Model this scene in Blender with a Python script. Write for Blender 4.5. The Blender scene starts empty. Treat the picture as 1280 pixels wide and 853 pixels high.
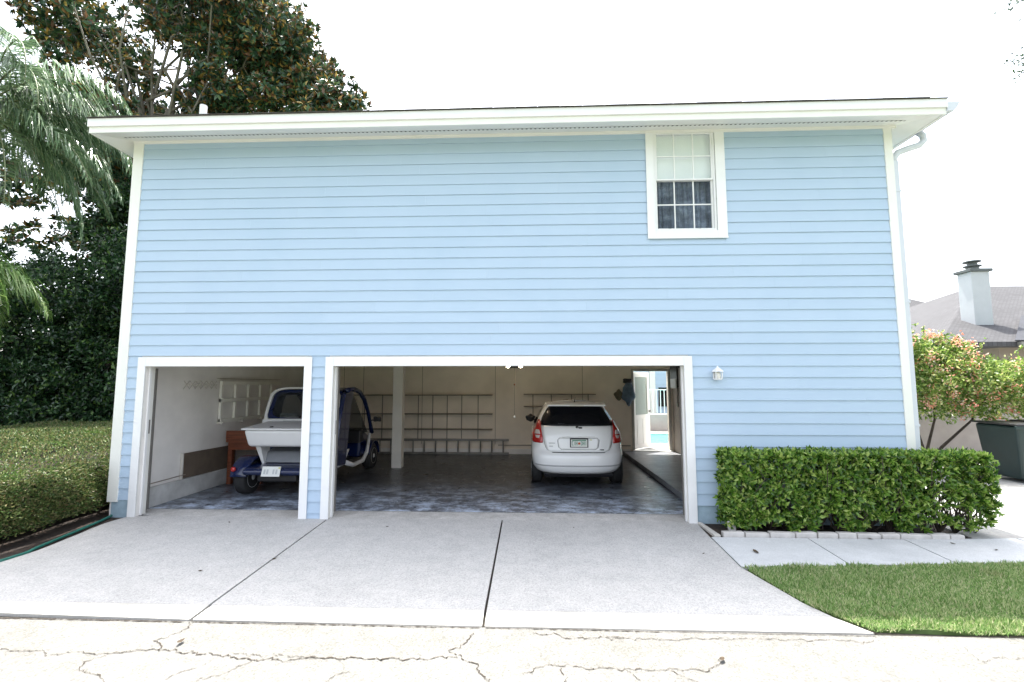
import bpy, bmesh, math, random
import numpy as np
from mathutils import Vector, Matrix
R = math.radians
PI = math.pi
rng = np.random.default_rng(7)
random.seed(7)
sc = bpy.context.scene
col = sc.collection

# ------------------------------------------------------------------ materials
def nt(name):
    m = bpy.data.materials.new(name); m.use_nodes = True
    t = m.node_tree
    b = t.nodes['Principled BSDF']
    return m, t, b

def texco(t, scale=(1, 1, 1)):
    tc = t.nodes.new('ShaderNodeTexCoord')
    mp = t.nodes.new('ShaderNodeMapping'); mp.inputs['Scale'].default_value = scale
    t.links.new(tc.outputs['Object'], mp.inputs['Vector'])
    return mp.outputs['Vector']

def noise(t, vec, scale, detail=4, rough=.55):
    n = t.nodes.new('ShaderNodeTexNoise')
    n.inputs['Scale'].default_value = scale; n.inputs['Detail'].default_value = detail
    n.inputs['Roughness'].default_value = rough
    t.links.new(vec, n.inputs['Vector'])
    return n.outputs['Fac']

def ramp(t, fac, stops):
    r = t.nodes.new('ShaderNodeValToRGB')
    e = r.color_ramp.elements
    while len(e) < len(stops): e.new(.5)
    for i, (p, c) in enumerate(stops):
        e[i].position = p; e[i].color = (*c, 1) if len(c) == 3 else c
    t.links.new(fac, r.inputs['Fac'])
    return r.outputs['Color']

def mix(t, a, b, fac, mode='MIX'):
    m = t.nodes.new('ShaderNodeMix'); m.data_type = 'RGBA'; m.blend_type = mode
    if hasattr(fac, 'links'): t.links.new(fac, m.inputs[0])
    else: m.inputs[0].default_value = fac
    for k, v in ((6, a), (7, b)):
        if hasattr(v, 'links'): t.links.new(v, m.inputs[k])
        else: m.inputs[k].default_value = (*v, 1)
    return m.outputs[2]

def bump(t, b, h, strength=.3, dist=.01):
    n = t.nodes.new('ShaderNodeBump'); n.inputs['Strength'].default_value = strength
    n.inputs['Distance'].default_value = dist
    t.links.new(h, n.inputs['Height']); t.links.new(n.outputs['Normal'], b.inputs['Normal'])

def mat(name, c, rough=.6, metal=0, var=.12, vscale=3, bmp=0, bscale=60, spec=.5, coat=0, stretch=(1, 1, 1)):
    m, t, b = nt(name)
    v = texco(t, stretch)
    n = noise(t, v, vscale, 5)
    lo = tuple(max(0, x * (1 - var)) for x in c); hi = tuple(min(1, x * (1 + var)) for x in c)
    t.links.new(ramp(t, n, [(.3, lo), (.7, hi)]), b.inputs['Base Color'])
    b.inputs['Roughness'].default_value = rough; b.inputs['Metallic'].default_value = metal
    b.inputs['Specular IOR Level'].default_value = spec
    b.inputs['Coat Weight'].default_value = coat
    if bmp: bump(t, b, noise(t, v, bscale, 4), bmp, .004)
    return m

def glassmat(name, tint, alpha=.35, rough=.03):
    m, t, b = nt(name)
    b.inputs['Base Color'].default_value = (*tint, 1); b.inputs['Roughness'].default_value = rough
    tr = t.nodes.new('ShaderNodeBsdfTransparent'); tr.inputs['Color'].default_value = (.95, .97, .97, 1)
    mx = t.nodes.new('ShaderNodeMixShader'); mx.inputs[0].default_value = alpha
    t.links.new(tr.outputs[0], mx.inputs[1]); t.links.new(b.outputs[0], mx.inputs[2])
    t.links.new(mx.outputs[0], t.nodes['Material Output'].inputs['Surface'])
    return m

def leafmat(name, stops, rough=.45, trans=.3, spec=.5, patch=None):
    """leaf colour varies leaf by leaf (random per island)"""
    m, t, b = nt(name)
    g = t.nodes.new('ShaderNodeNewGeometry')
    c = ramp(t, g.outputs['Random Per Island'], stops)
    if patch:
        v = texco(t)
        n = noise(t, v, patch[0], 3)
        c = mix(t, c, patch[1], ramp(t, n, [(patch[2], (0, 0, 0)), (patch[2] + .1, (patch[3],) * 3)]))
    t.links.new(c, b.inputs['Base Color'])
    b.inputs['Roughness'].default_value = rough; b.inputs['Specular IOR Level'].default_value = spec
    tr = t.nodes.new('ShaderNodeBsdfTranslucent')
    t.links.new(c, tr.inputs['Color'])
    mx = t.nodes.new('ShaderNodeMixShader'); mx.inputs[0].default_value = trans
    t.links.new(b.outputs[0], mx.inputs[1]); t.links.new(tr.outputs[0], mx.inputs[2])
    t.links.new(mx.outputs[0], t.nodes['Material Output'].inputs['Surface'])
    return m

M = {}
# siding: painted boards, each board slightly different
def siding_mat():
    m, t, b = nt('blue_siding_paint')
    v = texco(t)
    n1 = noise(t, v, 1.1, 5); n2 = noise(t, texco(t, (1.5, 1.5, 24)), 3, 5)
    g = t.nodes.new('ShaderNodeNewGeometry')
    base = ramp(t, g.outputs['Random Per Island'], [(0, (.405, .515, .64)), (1, (.420, .532, .66))])
    c = mix(t, base, (.36, .48, .61), ramp(t, n1, [(.45, (0, 0, 0)), (.75, (.45,) * 3)]))
    c = mix(t, c, (.41, .53, .65), ramp(t, n2, [(.5, (0, 0, 0)), (.8, (.3,) * 3)]))
    # faint grime spots
    n3 = noise(t, v, 14, 6, .7)
    c = mix(t, c, (.25, .36, .42), ramp(t, n3, [(.66, (0, 0, 0)), (.8, (.35,) * 3)]))
    t.links.new(c, b.inputs['Base Color'])
    b.inputs['Roughness'].default_value = .6
    bump(t, b, n2, .25, .004)
    return m
M['siding'] = siding_mat()
M['trim'] = mat('cream_trim_paint', (.76, .755, .715), .55, var=.03, vscale=2, bmp=.08, bscale=30)
M['white'] = mat('white_paint', (.77, .77, .77), .5, var=.03, vscale=3)
M['foundation'] = mat('painted_block', (.30, .40, .47), .85, var=.2, vscale=5, bmp=.6, bscale=40)
M['shingle'] = mat('asphalt_shingle', (.06, .055, .05), .9, var=.4, vscale=9, bmp=.5, bscale=50)
M['gutter'] = mat('gutter_white_metal', (.56, .59, .64), .4, var=.03, vscale=2)
M['dark'] = mat('dark_vent', (.03, .03, .03), .9)
M['black'] = mat('black_plastic', (.018, .018, .02), .45, var=.1)
M['rubber'] = mat('tyre_rubber', (.02, .02, .021), .8, var=.2, vscale=20)

def concrete(name, base, dark, light, agg=120, aggd=.25, rough=.9, stain=(.2, .18, .15), stain_amt=.25):
    m, t, b = nt(name)
    v = texco(t)
    big = noise(t, v, .7, 6, .6); mid = noise(t, v, 5, 6, .65); fine = noise(t, v, agg, 3, .7)
    c = ramp(t, mid, [(.3, dark), (.55, base), (.75, light)])
    c = mix(t, c, stain, ramp(t, big, [(.5, (0, 0, 0)), (.72, (stain_amt,) * 3)]))
    vo = t.nodes.new('ShaderNodeTexVoronoi'); vo.inputs['Scale'].default_value = agg * .8
    t.links.new(v, vo.inputs['Vector'])
    sp = ramp(t, vo.outputs['Color'], [(0, (1 - aggd * 1.6,) * 3), (.35, (1 - aggd * .5,) * 3), (1, (1 + aggd * .6,) * 3)])
    c = mix(t, c, sp, 1.0, 'MULTIPLY')
    c = mix(t, c, ramp(t, fine, [(.3, (1 - aggd,) * 3), (.7, (1 + aggd,) * 3)]), .8, 'MULTIPLY')
    t.links.new(c, b.inputs['Base Color'])
    b.inputs['Roughness'].default_value = rough
    bump(t, b, fine, .5, .004)
    return m
M['drive'] = concrete('exposed_aggregate_concrete', (.45, .44, .425), (.40, .395, .385), (.48, .475, .46), 110, .20, stain=(.35, .345, .335), stain_amt=.75)
M['drive_band'] = concrete('smooth_concrete', (.52, .50, .46), (.46, .44, .40), (.56, .54, .50), 130, .08)
M['walk'] = concrete('walk_concrete', (.50, .51, .515), (.46, .47, .475), (.54, .55, .555), 130, .1, stain=(.30, .31, .32), stain_amt=.4)
M['road'] = concrete('road_concrete', (.185, .181, .167), (.155, .151, .137), (.205, .201, .187), 105, .24, stain=(.125, .119, .105), stain_amt=.5)
M['apron'] = concrete('stained_apron', (.48, .47, .45), (.36, .35, .33), (.58, .57, .55), 90, .15, stain=(.28, .27, .25), stain_amt=.6)
M['pad'] = concrete('side_pad_concrete', (.34, .335, .32), (.30, .295, .28), (.38, .375, .36), 100, .08)

def floor_mat():
    m, t, b = nt('sealed_garage_floor')
    v = texco(t); vs = texco(t, (1, 1.5, 1))
    n1 = noise(t, vs, .9, 8, .65); n2 = noise(t, vs, 3.5, 8, .7)
    c = ramp(t, n1, [(.35, (.022, .024, .030)), (.55, (.05, .053, .063)), (.7, (.10, .105, .12))])
    c = mix(t, c, (.50, .53, .57), ramp(t, n2, [(.56, (0, 0, 0)), (.70, (.6,) * 3)]))
    # pale stains towards the door; their bluish tint paints in the sky's reflection
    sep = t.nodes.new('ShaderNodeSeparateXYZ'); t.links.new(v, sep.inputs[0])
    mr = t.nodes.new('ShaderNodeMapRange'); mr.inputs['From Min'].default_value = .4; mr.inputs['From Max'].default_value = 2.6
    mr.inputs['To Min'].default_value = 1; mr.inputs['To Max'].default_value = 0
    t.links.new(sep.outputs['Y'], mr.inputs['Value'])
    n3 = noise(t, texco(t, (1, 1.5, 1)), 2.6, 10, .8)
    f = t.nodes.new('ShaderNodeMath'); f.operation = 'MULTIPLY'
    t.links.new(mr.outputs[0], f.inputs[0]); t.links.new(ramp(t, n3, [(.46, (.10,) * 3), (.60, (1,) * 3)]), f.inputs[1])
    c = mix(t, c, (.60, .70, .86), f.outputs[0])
    t.links.new(c, b.inputs['Base Color'])
    t.links.new(ramp(t, n2, [(.3, (.22,) * 3), (.8, (.5,) * 3)]), b.inputs['Roughness'])
    bump(t, b, n2, .1, .003)
    return m
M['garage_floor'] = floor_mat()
M['drywall'] = mat('dusty_drywall', (.82, .79, .76), .95, var=.1, vscale=1.4, bmp=.1, bscale=8)
M['backwall'] = mat('beige_drywall', (.82, .73, .63), .95, var=.1, vscale=1.2)
M['ceiling'] = mat('garage_ceiling', (.78, .73, .67), .95, var=.1)
M['curb'] = mat('painted_curb', (.50, .50, .49), .85, var=.22, vscale=4, bmp=.3, bscale=20)
M['brownboard'] = mat('brown_hardboard', (.13, .10, .075), .8, var=.12, vscale=6)
M['wood'] = mat('red_brown_wood', (.17, .05, .022), .5, var=.35, vscale=3, stretch=(1, 14, 14))
M['shelfwood'] = mat('grey_shelf_board', (.24, .205, .17), .8, var=.2)
M['wire'] = mat('coated_wire', (.28, .24, .20), .5, var=.1)
M['alu'] = mat('dull_aluminium', (.22, .21, .195), .5, .5, var=.15)
M['mulch'] = concrete('dark_mulch', (.035, .022, .015), (.015, .01, .008), (.07, .045, .03), 35, .6, stain=(.02, .015, .01))
M['soil'] = mat('soil', (.03, .026, .02), .95, var=.4, vscale=8)
M['turf_base'] = mat('turf_soil', (.09, .14, .04), .95, var=.4, vscale=9)
M['carwhite'] = mat('white_car_paint', (.86, .86, .86), .22, var=.01, coat=.6)
M['seam'] = mat('panel_gap_rubber', (.05, .05, .052), .7)
M['carglass'] = mat('dark_car_glass', (.004, .005, .007), .06, var=.1, spec=.25)
M['lampred'] = mat('red_lamp_plastic', (.42, .012, .010), .18, var=.1, coat=.7)
M['lampclear'] = mat('clear_lamp_plastic', (.62, .55, .52), .15, var=.1, coat=.7)
M['cartblue'] = mat('navy_cart_plastic', (.004, .012, .06), .25, var=.1, coat=.6)
M['cartwhite'] = mat('white_cart_plastic', (.66, .66, .67), .35, var=.03)
M['cartgrey'] = mat('grey_cart_plastic', (.20, .21, .23), .6, var=.1)
M['rim'] = mat('silver_rim', (.55, .55, .54), .35, .5, var=.05)
M['cartglass'] = glassmat('tinted_cart_glass', (.03, .035, .04), .45)
M['paneglass'] = glassmat('window_pane', (.30, .34, .38), .05)
M['platewhite'] = mat('plate_white', (.72, .73, .70), .4, var=.02)
M['plategreen'] = mat('plate_green', (.05, .22, .14), .4, var=.05)
M['plategrey'] = mat('plate_faded_grey', (.5, .52, .52), .4, var=.1)
M['orange'] = mat('plate_orange', (.6, .12, .04), .4, var=.1)
M['yellow'] = mat('sticker_yellow', (.65, .62, .25), .5)
M['green'] = mat('hose_green', (.012, .13, .10), .4, var=.15, vscale=6)
M['bin'] = mat('dark_green_bin', (.012, .028, .027), .45, var=.15, vscale=4)
M['bricklight'] = mat('pale_edging_block', (.44, .42, .40), .9, var=.2, vscale=7, bmp=.5, bscale=30)
M['bark'] = mat('grey_bark', (.17, .15, .125), .9, var=.35, vscale=8, bmp=.6, bscale=25, stretch=(1, 1, .3))
M['darkbark'] = mat('dark_bark', (.05, .038, .028), .9, var=.3, vscale=10)
M['blind'] = mat('white_blind', (.96, .96, .97), .7, var=.03)
def curtain():
    m, t, b = nt('grey_patterned_curtain')
    v = texco(t, (1, 0, 1.4)); n = noise(t, v, 4.0, 7, .7); n2 = noise(t, v, 2.2, 3)
    c = ramp(t, n, [(.35, (.07, .09, .13)), (.5, (.16, .19, .26)), (.66, (.34, .38, .46))])
    c = mix(t, c, (.04, .05, .07), ramp(t, n2, [(.45, (0, 0, 0)), (.65, (.7,) * 3)]))
    t.links.new(c, b.inputs['Base Color']); b.inputs['Roughness'].default_value = .9
    return m
M['curtain'] = curtain()
M['poolwater'] = mat('turquoise_pool_water', (.10, .52, .52), .08, var=.15, vscale=2, bmp=.2, bscale=6)
M['stucco'] = mat('beige_stucco', (.26, .22, .18), .95, var=.08, vscale=3, bmp=.3, bscale=40)
M['whitestucco'] = mat('pale_pink_stucco', (.36, .32, .31), .95, var=.08, vscale=3)
def shingles(name, a, b_):
    m, t, b = nt(name)
    br = t.nodes.new('ShaderNodeTexBrick'); br.inputs['Scale'].default_value = 3.2
    br.inputs['Color1'].default_value = (*a, 1); br.inputs['Color2'].default_value = (*b_, 1)
    br.inputs['Mortar'].default_value = (*(x * .5 for x in a), 1); br.inputs['Mortar Size'].default_value = .03
    v = texco(t, (1, 1.1, 1.1)); n = noise(t, v, 1.2, 5)
    t.links.new(v, br.inputs['Vector'])
    c = mix(t, br.outputs['Color'], tuple(x * .7 for x in a), ramp(t, n, [(.4, (0, 0, 0)), (.7, (.6,) * 3)]))
    t.links.new(c, b.inputs['Base Color']); b.inputs['Roughness'].default_value = .92
    return m
M['nroof'] = shingles('grey_brown_shingle', (.055, .055, .060), (.080, .080, .086))
M['screen'] = mat('dark_screen_mesh', (.035, .038, .048), .8, var=.15, vscale=2)
M['lampglow'] = mat('lit_warm_lamp', (.9, .8, .6), .4)
_b = M['lampglow'].node_tree.nodes['Principled BSDF']; _b.inputs['Emission Color'].default_value = (1, .80, .55, 1); _b.inputs['Emission Strength'].default_value = 34
M['bulbglass'] = mat('frosted_lamp_glass', (.7, .68, .62), .3)
M['copper'] = mat('dark_metal_cap', (.10, .11, .11), .5, .5)

# ------------------------------------------------------------------ mesh helpers
class MB:
    def __init__(s): s.v = []; s.f = []
    def add(s, vs, fs):
        o = len(s.v); s.v += [tuple(p) for p in vs]; s.f += [tuple(i + o for i in f) for f in fs]; return s
    def box(s, x0, x1, y0, y1, z0, z1):
        return s.add([(x0, y0, z0), (x1, y0, z0), (x1, y1, z0), (x0, y1, z0), (x0, y0, z1), (x1, y0, z1), (x1, y1, z1), (x0, y1, z1)],
                     [(0, 3, 2, 1), (4, 5, 6, 7), (0, 1, 5, 4), (1, 2, 6, 5), (2, 3, 7, 6), (3, 0, 4, 7)])
    def hexa(s, b, t):   # two quads of corners (same winding), bottom and top
        return s.add(list(b) + list(t), [(0, 3, 2, 1), (4, 5, 6, 7), (0, 1, 5, 4), (1, 2, 6, 5), (2, 3, 7, 6), (3, 0, 4, 7)])
    def prism(s, poly, z0, z1):   # xy polygon ccw, extruded along z
        n = len(poly)
        return s.add([(x, y, z0) for x, y in poly] + [(x, y, z1) for x, y in poly],
                     [tuple(range(n - 1, -1, -1)), tuple(range(n, 2 * n))] + [(i, (i + 1) % n, n + (i + 1) % n, n + i) for i in range(n)])
    def prismx(s, poly, x0, x1):  # (y,z) polygon extruded along x
        n = len(poly)
        return s.add([(x0, y, z) for y, z in poly] + [(x1, y, z) for y, z in poly],
                     [tuple(range(n - 1, -1, -1)), tuple(range(n, 2 * n))] + [(i, (i + 1) % n, n + (i + 1) % n, n + i) for i in range(n)])
    def prismy(s, poly, y0, y1):  # (x,z) polygon extruded along y
        n = len(poly)
        return s.add([(x, y0, z) for x, z in poly] + [(x, y1, z) for x, z in poly],
                     [tuple(range(n)), tuple(range(2 * n - 1, n - 1, -1))] + [(i, n + i, n + (i + 1) % n, (i + 1) % n) for i in range(n)])
    def tube(s, pts, r, n=8, cap=True):
        pts = [Vector(p) for p in pts]; k = len(pts)
        rs = r if hasattr(r, '__len__') else [r] * k
        vs = []; prev = None
        for i, p in enumerate(pts):
            d = (pts[min(i + 1, k - 1)] - pts[max(i - 1, 0)]).normalized()
            if prev is None:
                a = Vector((0, 0, 1)) if abs(d.z) < .9 else Vector((1, 0, 0))
                u = d.cross(a).normalized()
            else:
                u = (prev - d * prev.dot(d)).normalized()
            prev = u; w = d.cross(u)
            for j in range(n):
                a = 2 * PI * j / n
                vs.append(p + (u * math.cos(a) + w * math.sin(a)) * rs[i])
        fs = [(i * n + j, i * n + (j + 1) % n, (i + 1) * n + (j + 1) % n, (i + 1) * n + j) for i in range(k - 1) for j in range(n)]
        if cap: fs += [tuple(range(n - 1, -1, -1)), tuple(range((k - 1) * n, k * n))]
        return s.add(vs, fs)
    def lathe(s, prof, c, axis='z', n=24):   # prof: (r, h)
        vs = []
        for r, h in prof:
            for j in range(n):
                a = 2 * PI * j / n; x, y = r * math.cos(a), r * math.sin(a)
                p = (x, y, h) if axis == 'z' else ((h, x, y) if axis == 'x' else (y, h, x))
                vs.append((c[0] + p[0], c[1] + p[1], c[2] + p[2]))
        k = len(prof)
        fs = [(i * n + j, i * n + (j + 1) % n, (i + 1) * n + (j + 1) % n, (i + 1) * n + j) for i in range(k - 1) for j in range(n)]
        fs += [tuple(range(n - 1, -1, -1)), tuple(range((k - 1) * n, k * n))]
        return s.add(vs, fs)
    def build(s, name, m, parent=None, bevel=0, smooth=False, segs=2, sub=0):
        me = bpy.data.meshes.new(name); me.from_pydata(s.v, [], s.f); me.validate()
        bm = bmesh.new(); bm.from_mesh(me); bmesh.ops.recalc_face_normals(bm, faces=bm.faces); bm.to_mesh(me); bm.free()
        o = bpy.data.objects.new(name, me); col.objects.link(o)
        me.materials.append(M[m] if isinstance(m, str) else m)
        if parent: o.parent = parent
        if bevel:
            b = o.modifiers.new('bevel', 'BEVEL'); b.width = bevel; b.segments = segs; b.limit_method = 'ANGLE'; b.angle_limit = R(35)
        if sub:
            b = o.modifiers.new('sub', 'SUBSURF'); b.levels = sub; b.render_levels = sub
        if smooth:
            for p in me.polygons: p.use_smooth = True
            if not sub:
                try:
                    with bpy.context.temp_override(object=o, active_object=o, selected_objects=[o], selected_editable_objects=[o]):
                        bpy.ops.object.shade_auto_smooth(angle=R(40))
                except Exception: pass
        return o

def tag(o, label=None, cat=None, group=None, kind=None):
    if label: o['label'] = label
    if cat: o['category'] = cat
    if group: o['group'] = group
    if kind: o['kind'] = kind
    return o
def thing(name, label, cat, loc=(0, 0, 0), rz=0, group=None):
    """an Empty at the thing's base; children are modelled in its local space"""
    o = bpy.data.objects.new(name, None); col.objects.link(o)
    o.location = loc; o.rotation_euler = (0, 0, rz); o.empty_display_size = .2
    return tag(o, label, cat, group)
def structure(o): o['kind'] = 'structure'; return o
def copy_tree(o, parent=None):
    c = o.copy(); col.objects.link(c)
    if parent: c.parent = parent
    for ch in list(o.children): copy_tree(ch, c)
    return c

def raw_mesh(name, V, F, m, parent=None, smooth=False):
    """V (n,3) float, F (k,4) or (k,3) int – fast path"""
    V = np.asarray(V, np.float32); F = np.asarray(F, np.int32); k = F.shape[1]
    me = bpy.data.meshes.new(name)
    me.vertices.add(len(V)); me.vertices.foreach_set('co', V.ravel())
    me.loops.add(F.size); me.loops.foreach_set('vertex_index', F.ravel())
    me.polygons.add(len(F)); me.polygons.foreach_set('loop_start', np.arange(0, F.size, k, dtype=np.int32))
    me.update(calc_edges=True)
    me.materials.append(M[m] if isinstance(m, str) else m)
    o = bpy.data.objects.new(name, me); col.objects.link(o)
    if parent: o.parent = parent
    return o

def unit(a): return a / np.maximum(np.linalg.norm(a, axis=1, keepdims=True), 1e-9)

def leaves(name, P, D, L, Wd, m, parent=None, fold=.25, N=None):
    """one leaf per row: base P, direction D, length L, width Wd; a folded two-facet blade"""
    n = len(P); D = unit(D)
    Rn = rng.normal(size=(n, 3)) if N is None else N
    S = unit(np.cross(D, Rn)); U = np.cross(S, D)
    L = np.broadcast_to(L, (n,))[:, None]; Wd = np.broadcast_to(Wd, (n,))[:, None]
    tip = P + D * L - U * L * .12
    mid = P + D * L * .45
    a = mid + S * Wd * .5 + U * Wd * fold; b = mid - S * Wd * .5 + U * Wd * fold
    V = np.stack([P, a, tip, b], 1).reshape(-1, 3)
    F = np.arange(4 * n).reshape(n, 4)
    # split along the midrib so that the fold is real
    F3 = np.concatenate([F[:, [0, 1, 2]], F[:, [0, 2, 3]]], 0)
    return raw_mesh(name, V, F3, m, parent)

def shell_points(n, blobs, lo=.55):
    """points in a union of ellipsoids (cx,cy,cz,rx,ry,rz), denser towards the skin, with outward direction"""
    w = np.array([b[3] * b[4] + b[4] * b[5] + b[3] * b[5] for b in blobs], float); w /= w.sum()
    idx = rng.choice(len(blobs), n, p=w); B = np.array(blobs, float)[idx]
    d = unit(rng.normal(size=(n, 3)))
    r = lo + (1 - lo) * rng.random(n) ** .6
    return B[:, :3] + d * r[:, None] * B[:, 3:6], d

# ------------------------------------------------------------------ world, sun, camera
w = bpy.data.worlds.new('World'); sc.world = w; w.use_nodes = True
t = w.node_tree; bg = t.nodes['Background']
SUN = Vector((-.07, .370, 1)).normalized()
elev = math.asin(SUN.z); az = math.atan2(SUN.x, SUN.y)
sky = t.nodes.new('ShaderNodeTexSky'); sky.sky_type = 'NISHITA'; sky.sun_disc = False
sky.sun_elevation = elev; sky.sun_rotation = az; sky.dust_density = 4.0; sky.air_density = 1.0; sky.ozone_density = .6
hs = t.nodes.new('ShaderNodeHueSaturation'); hs.inputs['Saturation'].default_value = .42
t.links.new(sky.outputs[0], hs.inputs['Color']); t.links.new(hs.outputs[0], bg.inputs['Color'])
bg.inputs['Strength'].default_value = .15
sun = bpy.data.lights.new('sun', 'SUN'); sun.energy = 2.8; sun.angle = R(.6); sun.color = (1, .96, .89)
so = bpy.data.objects.new('sun', sun); col.objects.link(so)
so.rotation_euler = (-SUN).to_track_quat('-Z', 'Y').to_euler()
sc.view_settings.view_transform = 'Standard'; sc.view_settings.look = 'None'
sc.view_settings.gamma = 1; sc.view_settings.exposure = 2.1
sc.view_settings.use_curve_mapping = False
sc.cycles.use_denoising = True
sc.cycles.max_bounces = 8; sc.cycles.diffuse_bounces = 7; sc.cycles.glossy_bounces = 3
sc.cycles.transmission_bounces = 4; sc.cycles.transparent_max_bounces = 8
sc.cycles.sample_clamp_indirect = 12

cam = bpy.data.cameras.new('camera'); cam.sensor_width = 36; cam.lens = 590 / 1280 * 36
cam.clip_start = .05; cam.clip_end = 2000
co = bpy.data.objects.new('camera', cam); col.objects.link(co); sc.camera = co
yaw = R(2.3); pitch = math.atan(55 / 590)
co.location = (0, -6.7, 1.86); co.rotation_euler = (PI / 2 + pitch, 0, yaw)

# ------------------------------------------------------------------ ground
# terrain: one sheet to the horizon
g = MB(); S = 400
g.add([(-S, -S, -.06), (S, -S, -.06), (S, S, -.06), (-S, S, -.06)], [(0, 1, 2, 3)])
structure(g.build('terrain', 'turf_base'))
# left bed of mulch, right bed
structure(MB().prism([(-16, -2.75), (-4.2, -2.75), (-5.3, 0), (-5.7, 6), (-16, 8)], -.05, -.02).build('mulch_bed', 'mulch'))
structure(MB().prism([(2.1, -.66), (5.38, -.60), (5.42, .1), (2.1, .1)], -.05, -.012).build('mulch_bed', 'mulch'))

def arcpts(pts, n=10):
    """Catmull-Rom through xy points"""
    out = []
    P = [Vector(p) for p in pts]; P = [2 * P[0] - P[1]] + P + [2 * P[-1] - P[-2]]
    for i in range(1, len(P) - 2):
        for k in range(n):
            u = k / n; a, b, c, d = P[i - 1:i + 3]
            out.append(tuple(.5 * ((2 * b) + (c - a) * u + (2 * a - 5 * b + 4 * c - d) * u * u + (3 * b - a - 3 * c + d) * u ** 3)))
    out.append(tuple(P[-2])); return out

drive = thing('driveway', 'three pale aggregate concrete driveway slabs in front of the garage', 'driveway')
drive['kind'] = 'structure'; del drive['category']
YB = -2.60   # aggregate ends, smooth band begins
left = arcpts([(-5.72, .03), (-5.76, -.35), (-5.66, -.9), (-5.58, -1.5), (-5.74, -1.95), (-6.5, YB)])
lo_ = [p for p in left if p[1] >= YB]
j1t, j1b, j2t, j2b = (-2.845, .03), (-2.735, YB), (-.405, .03), (-.385, YB)
gap = .011
MB().prism(lo_ + [(j1b[0] - gap, YB), (j1t[0] - gap, .03)], -.05, 0).build('slab', 'drive', drive)
MB().prism([(j1t[0] + gap, .03), (j1b[0] + gap, YB), (j2b[0] - gap, YB), (j2t[0] - gap, .03)], -.05, 0).build('slab', 'drive', drive)
MB().prism([(j2t[0] + gap, .03), (j2b[0] + gap, YB), (2.42, YB), (2.32, -2.36), (2.14, -1.56), (2.19, -.6), (2.235, .03)], -.05, 0).build('slab', 'drive', drive)
for a, b in ((-8.6, j1b[0] - gap), (j1b[0] + gap + .008, j2b[0] - gap), (j2b[0] + gap, None)):
    if b is None: poly = [(a, YB), (a + .008, -2.86), (2.575, -2.85), (2.42, YB)]
    elif a < -8: poly = [(-6.5, YB), (-7.2, -2.72), (-8.6, -2.80), (-8.6, -2.84), (-4.6, -2.80), (b + .012, -2.85), (b, YB)]
    else: poly = [(a, YB), (a + .012, -2.85), (b + .008, -2.86), (b, YB)]
    MB().prism(poly, -.05, -.0015).build('front_band', 'drive_band', drive)
apron = MB().prism([(-5.48, .03), (2.15, .03), (2.15, .42), (-5.48, .42)], -.05, -.003)
apron.box(-5.88, -5.4805, .115, .42, -.05, -.003).box(2.1505, 2.44, .115, .42, -.05, -.003)
apron.build('door_threshold', 'apron', drive)

structure(MB().add([(-9, -2.97, -.03), (8, -2.97, -.03), (8, .02, -.03), (-9, .02, -.03)], [(0, 1, 2, 3)]).build('soil', 'soil'))
road = MB().add([(-90, -2.89, -.012), (-90, -14, -.012), (90, -14, -.012), (90, -2.83, -.012)], [(0, 1, 2, 3)]).build('road', 'road')
structure(road)
# real cracks as thin dark ribbons lying on the road
def crack(pts, wd=.008, jit=.030, step=.014, grow=1):
    out = []
    for (x0, y0), (x1, y1) in zip(pts[:-1], pts[1:]):
        n = max(2, int(math.hypot(x1 - x0, y1 - y0) / step))
        for k in range(n): out.append((x0 + (x1 - x0) * k / n, y0 + (y1 - y0) * k / n))
    out.append(pts[-1])
    vs = []; fs = []; ox = oy = 0
    for i, (x, y) in enumerate(out):
        ox = ox * .8 + random.gauss(0, jit * .30); oy = oy * .8 + random.gauss(0, jit * .30)
        d = Vector(out[min(i + 1, len(out) - 1)]) - Vector(out[max(i - 1, 0)]); d.normalize()
        h = wd * random.uniform(.10, .75) * (.3 if i in (0, len(out) - 1) else 1) * .6
        vs += [(x + ox - d.y * h, y + oy + d.x * h, -.007), (x + ox + d.y * h, y + oy - d.x * h, -.007)]
    for i in range(len(out) - 1): fs.append((2 * i, 2 * i + 1, 2 * i + 3, 2 * i + 2))
    MB().add(vs, fs).build('crack', 'crackdark', road)
M['crackdark'] = mat('crack_dirt', (.05, .04, .03), .95, var=.4, vscale=10)
M['roadstain'] = mat('tar_joint', (.04, .037, .033), .95, var=.3, vscale=10)
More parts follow.
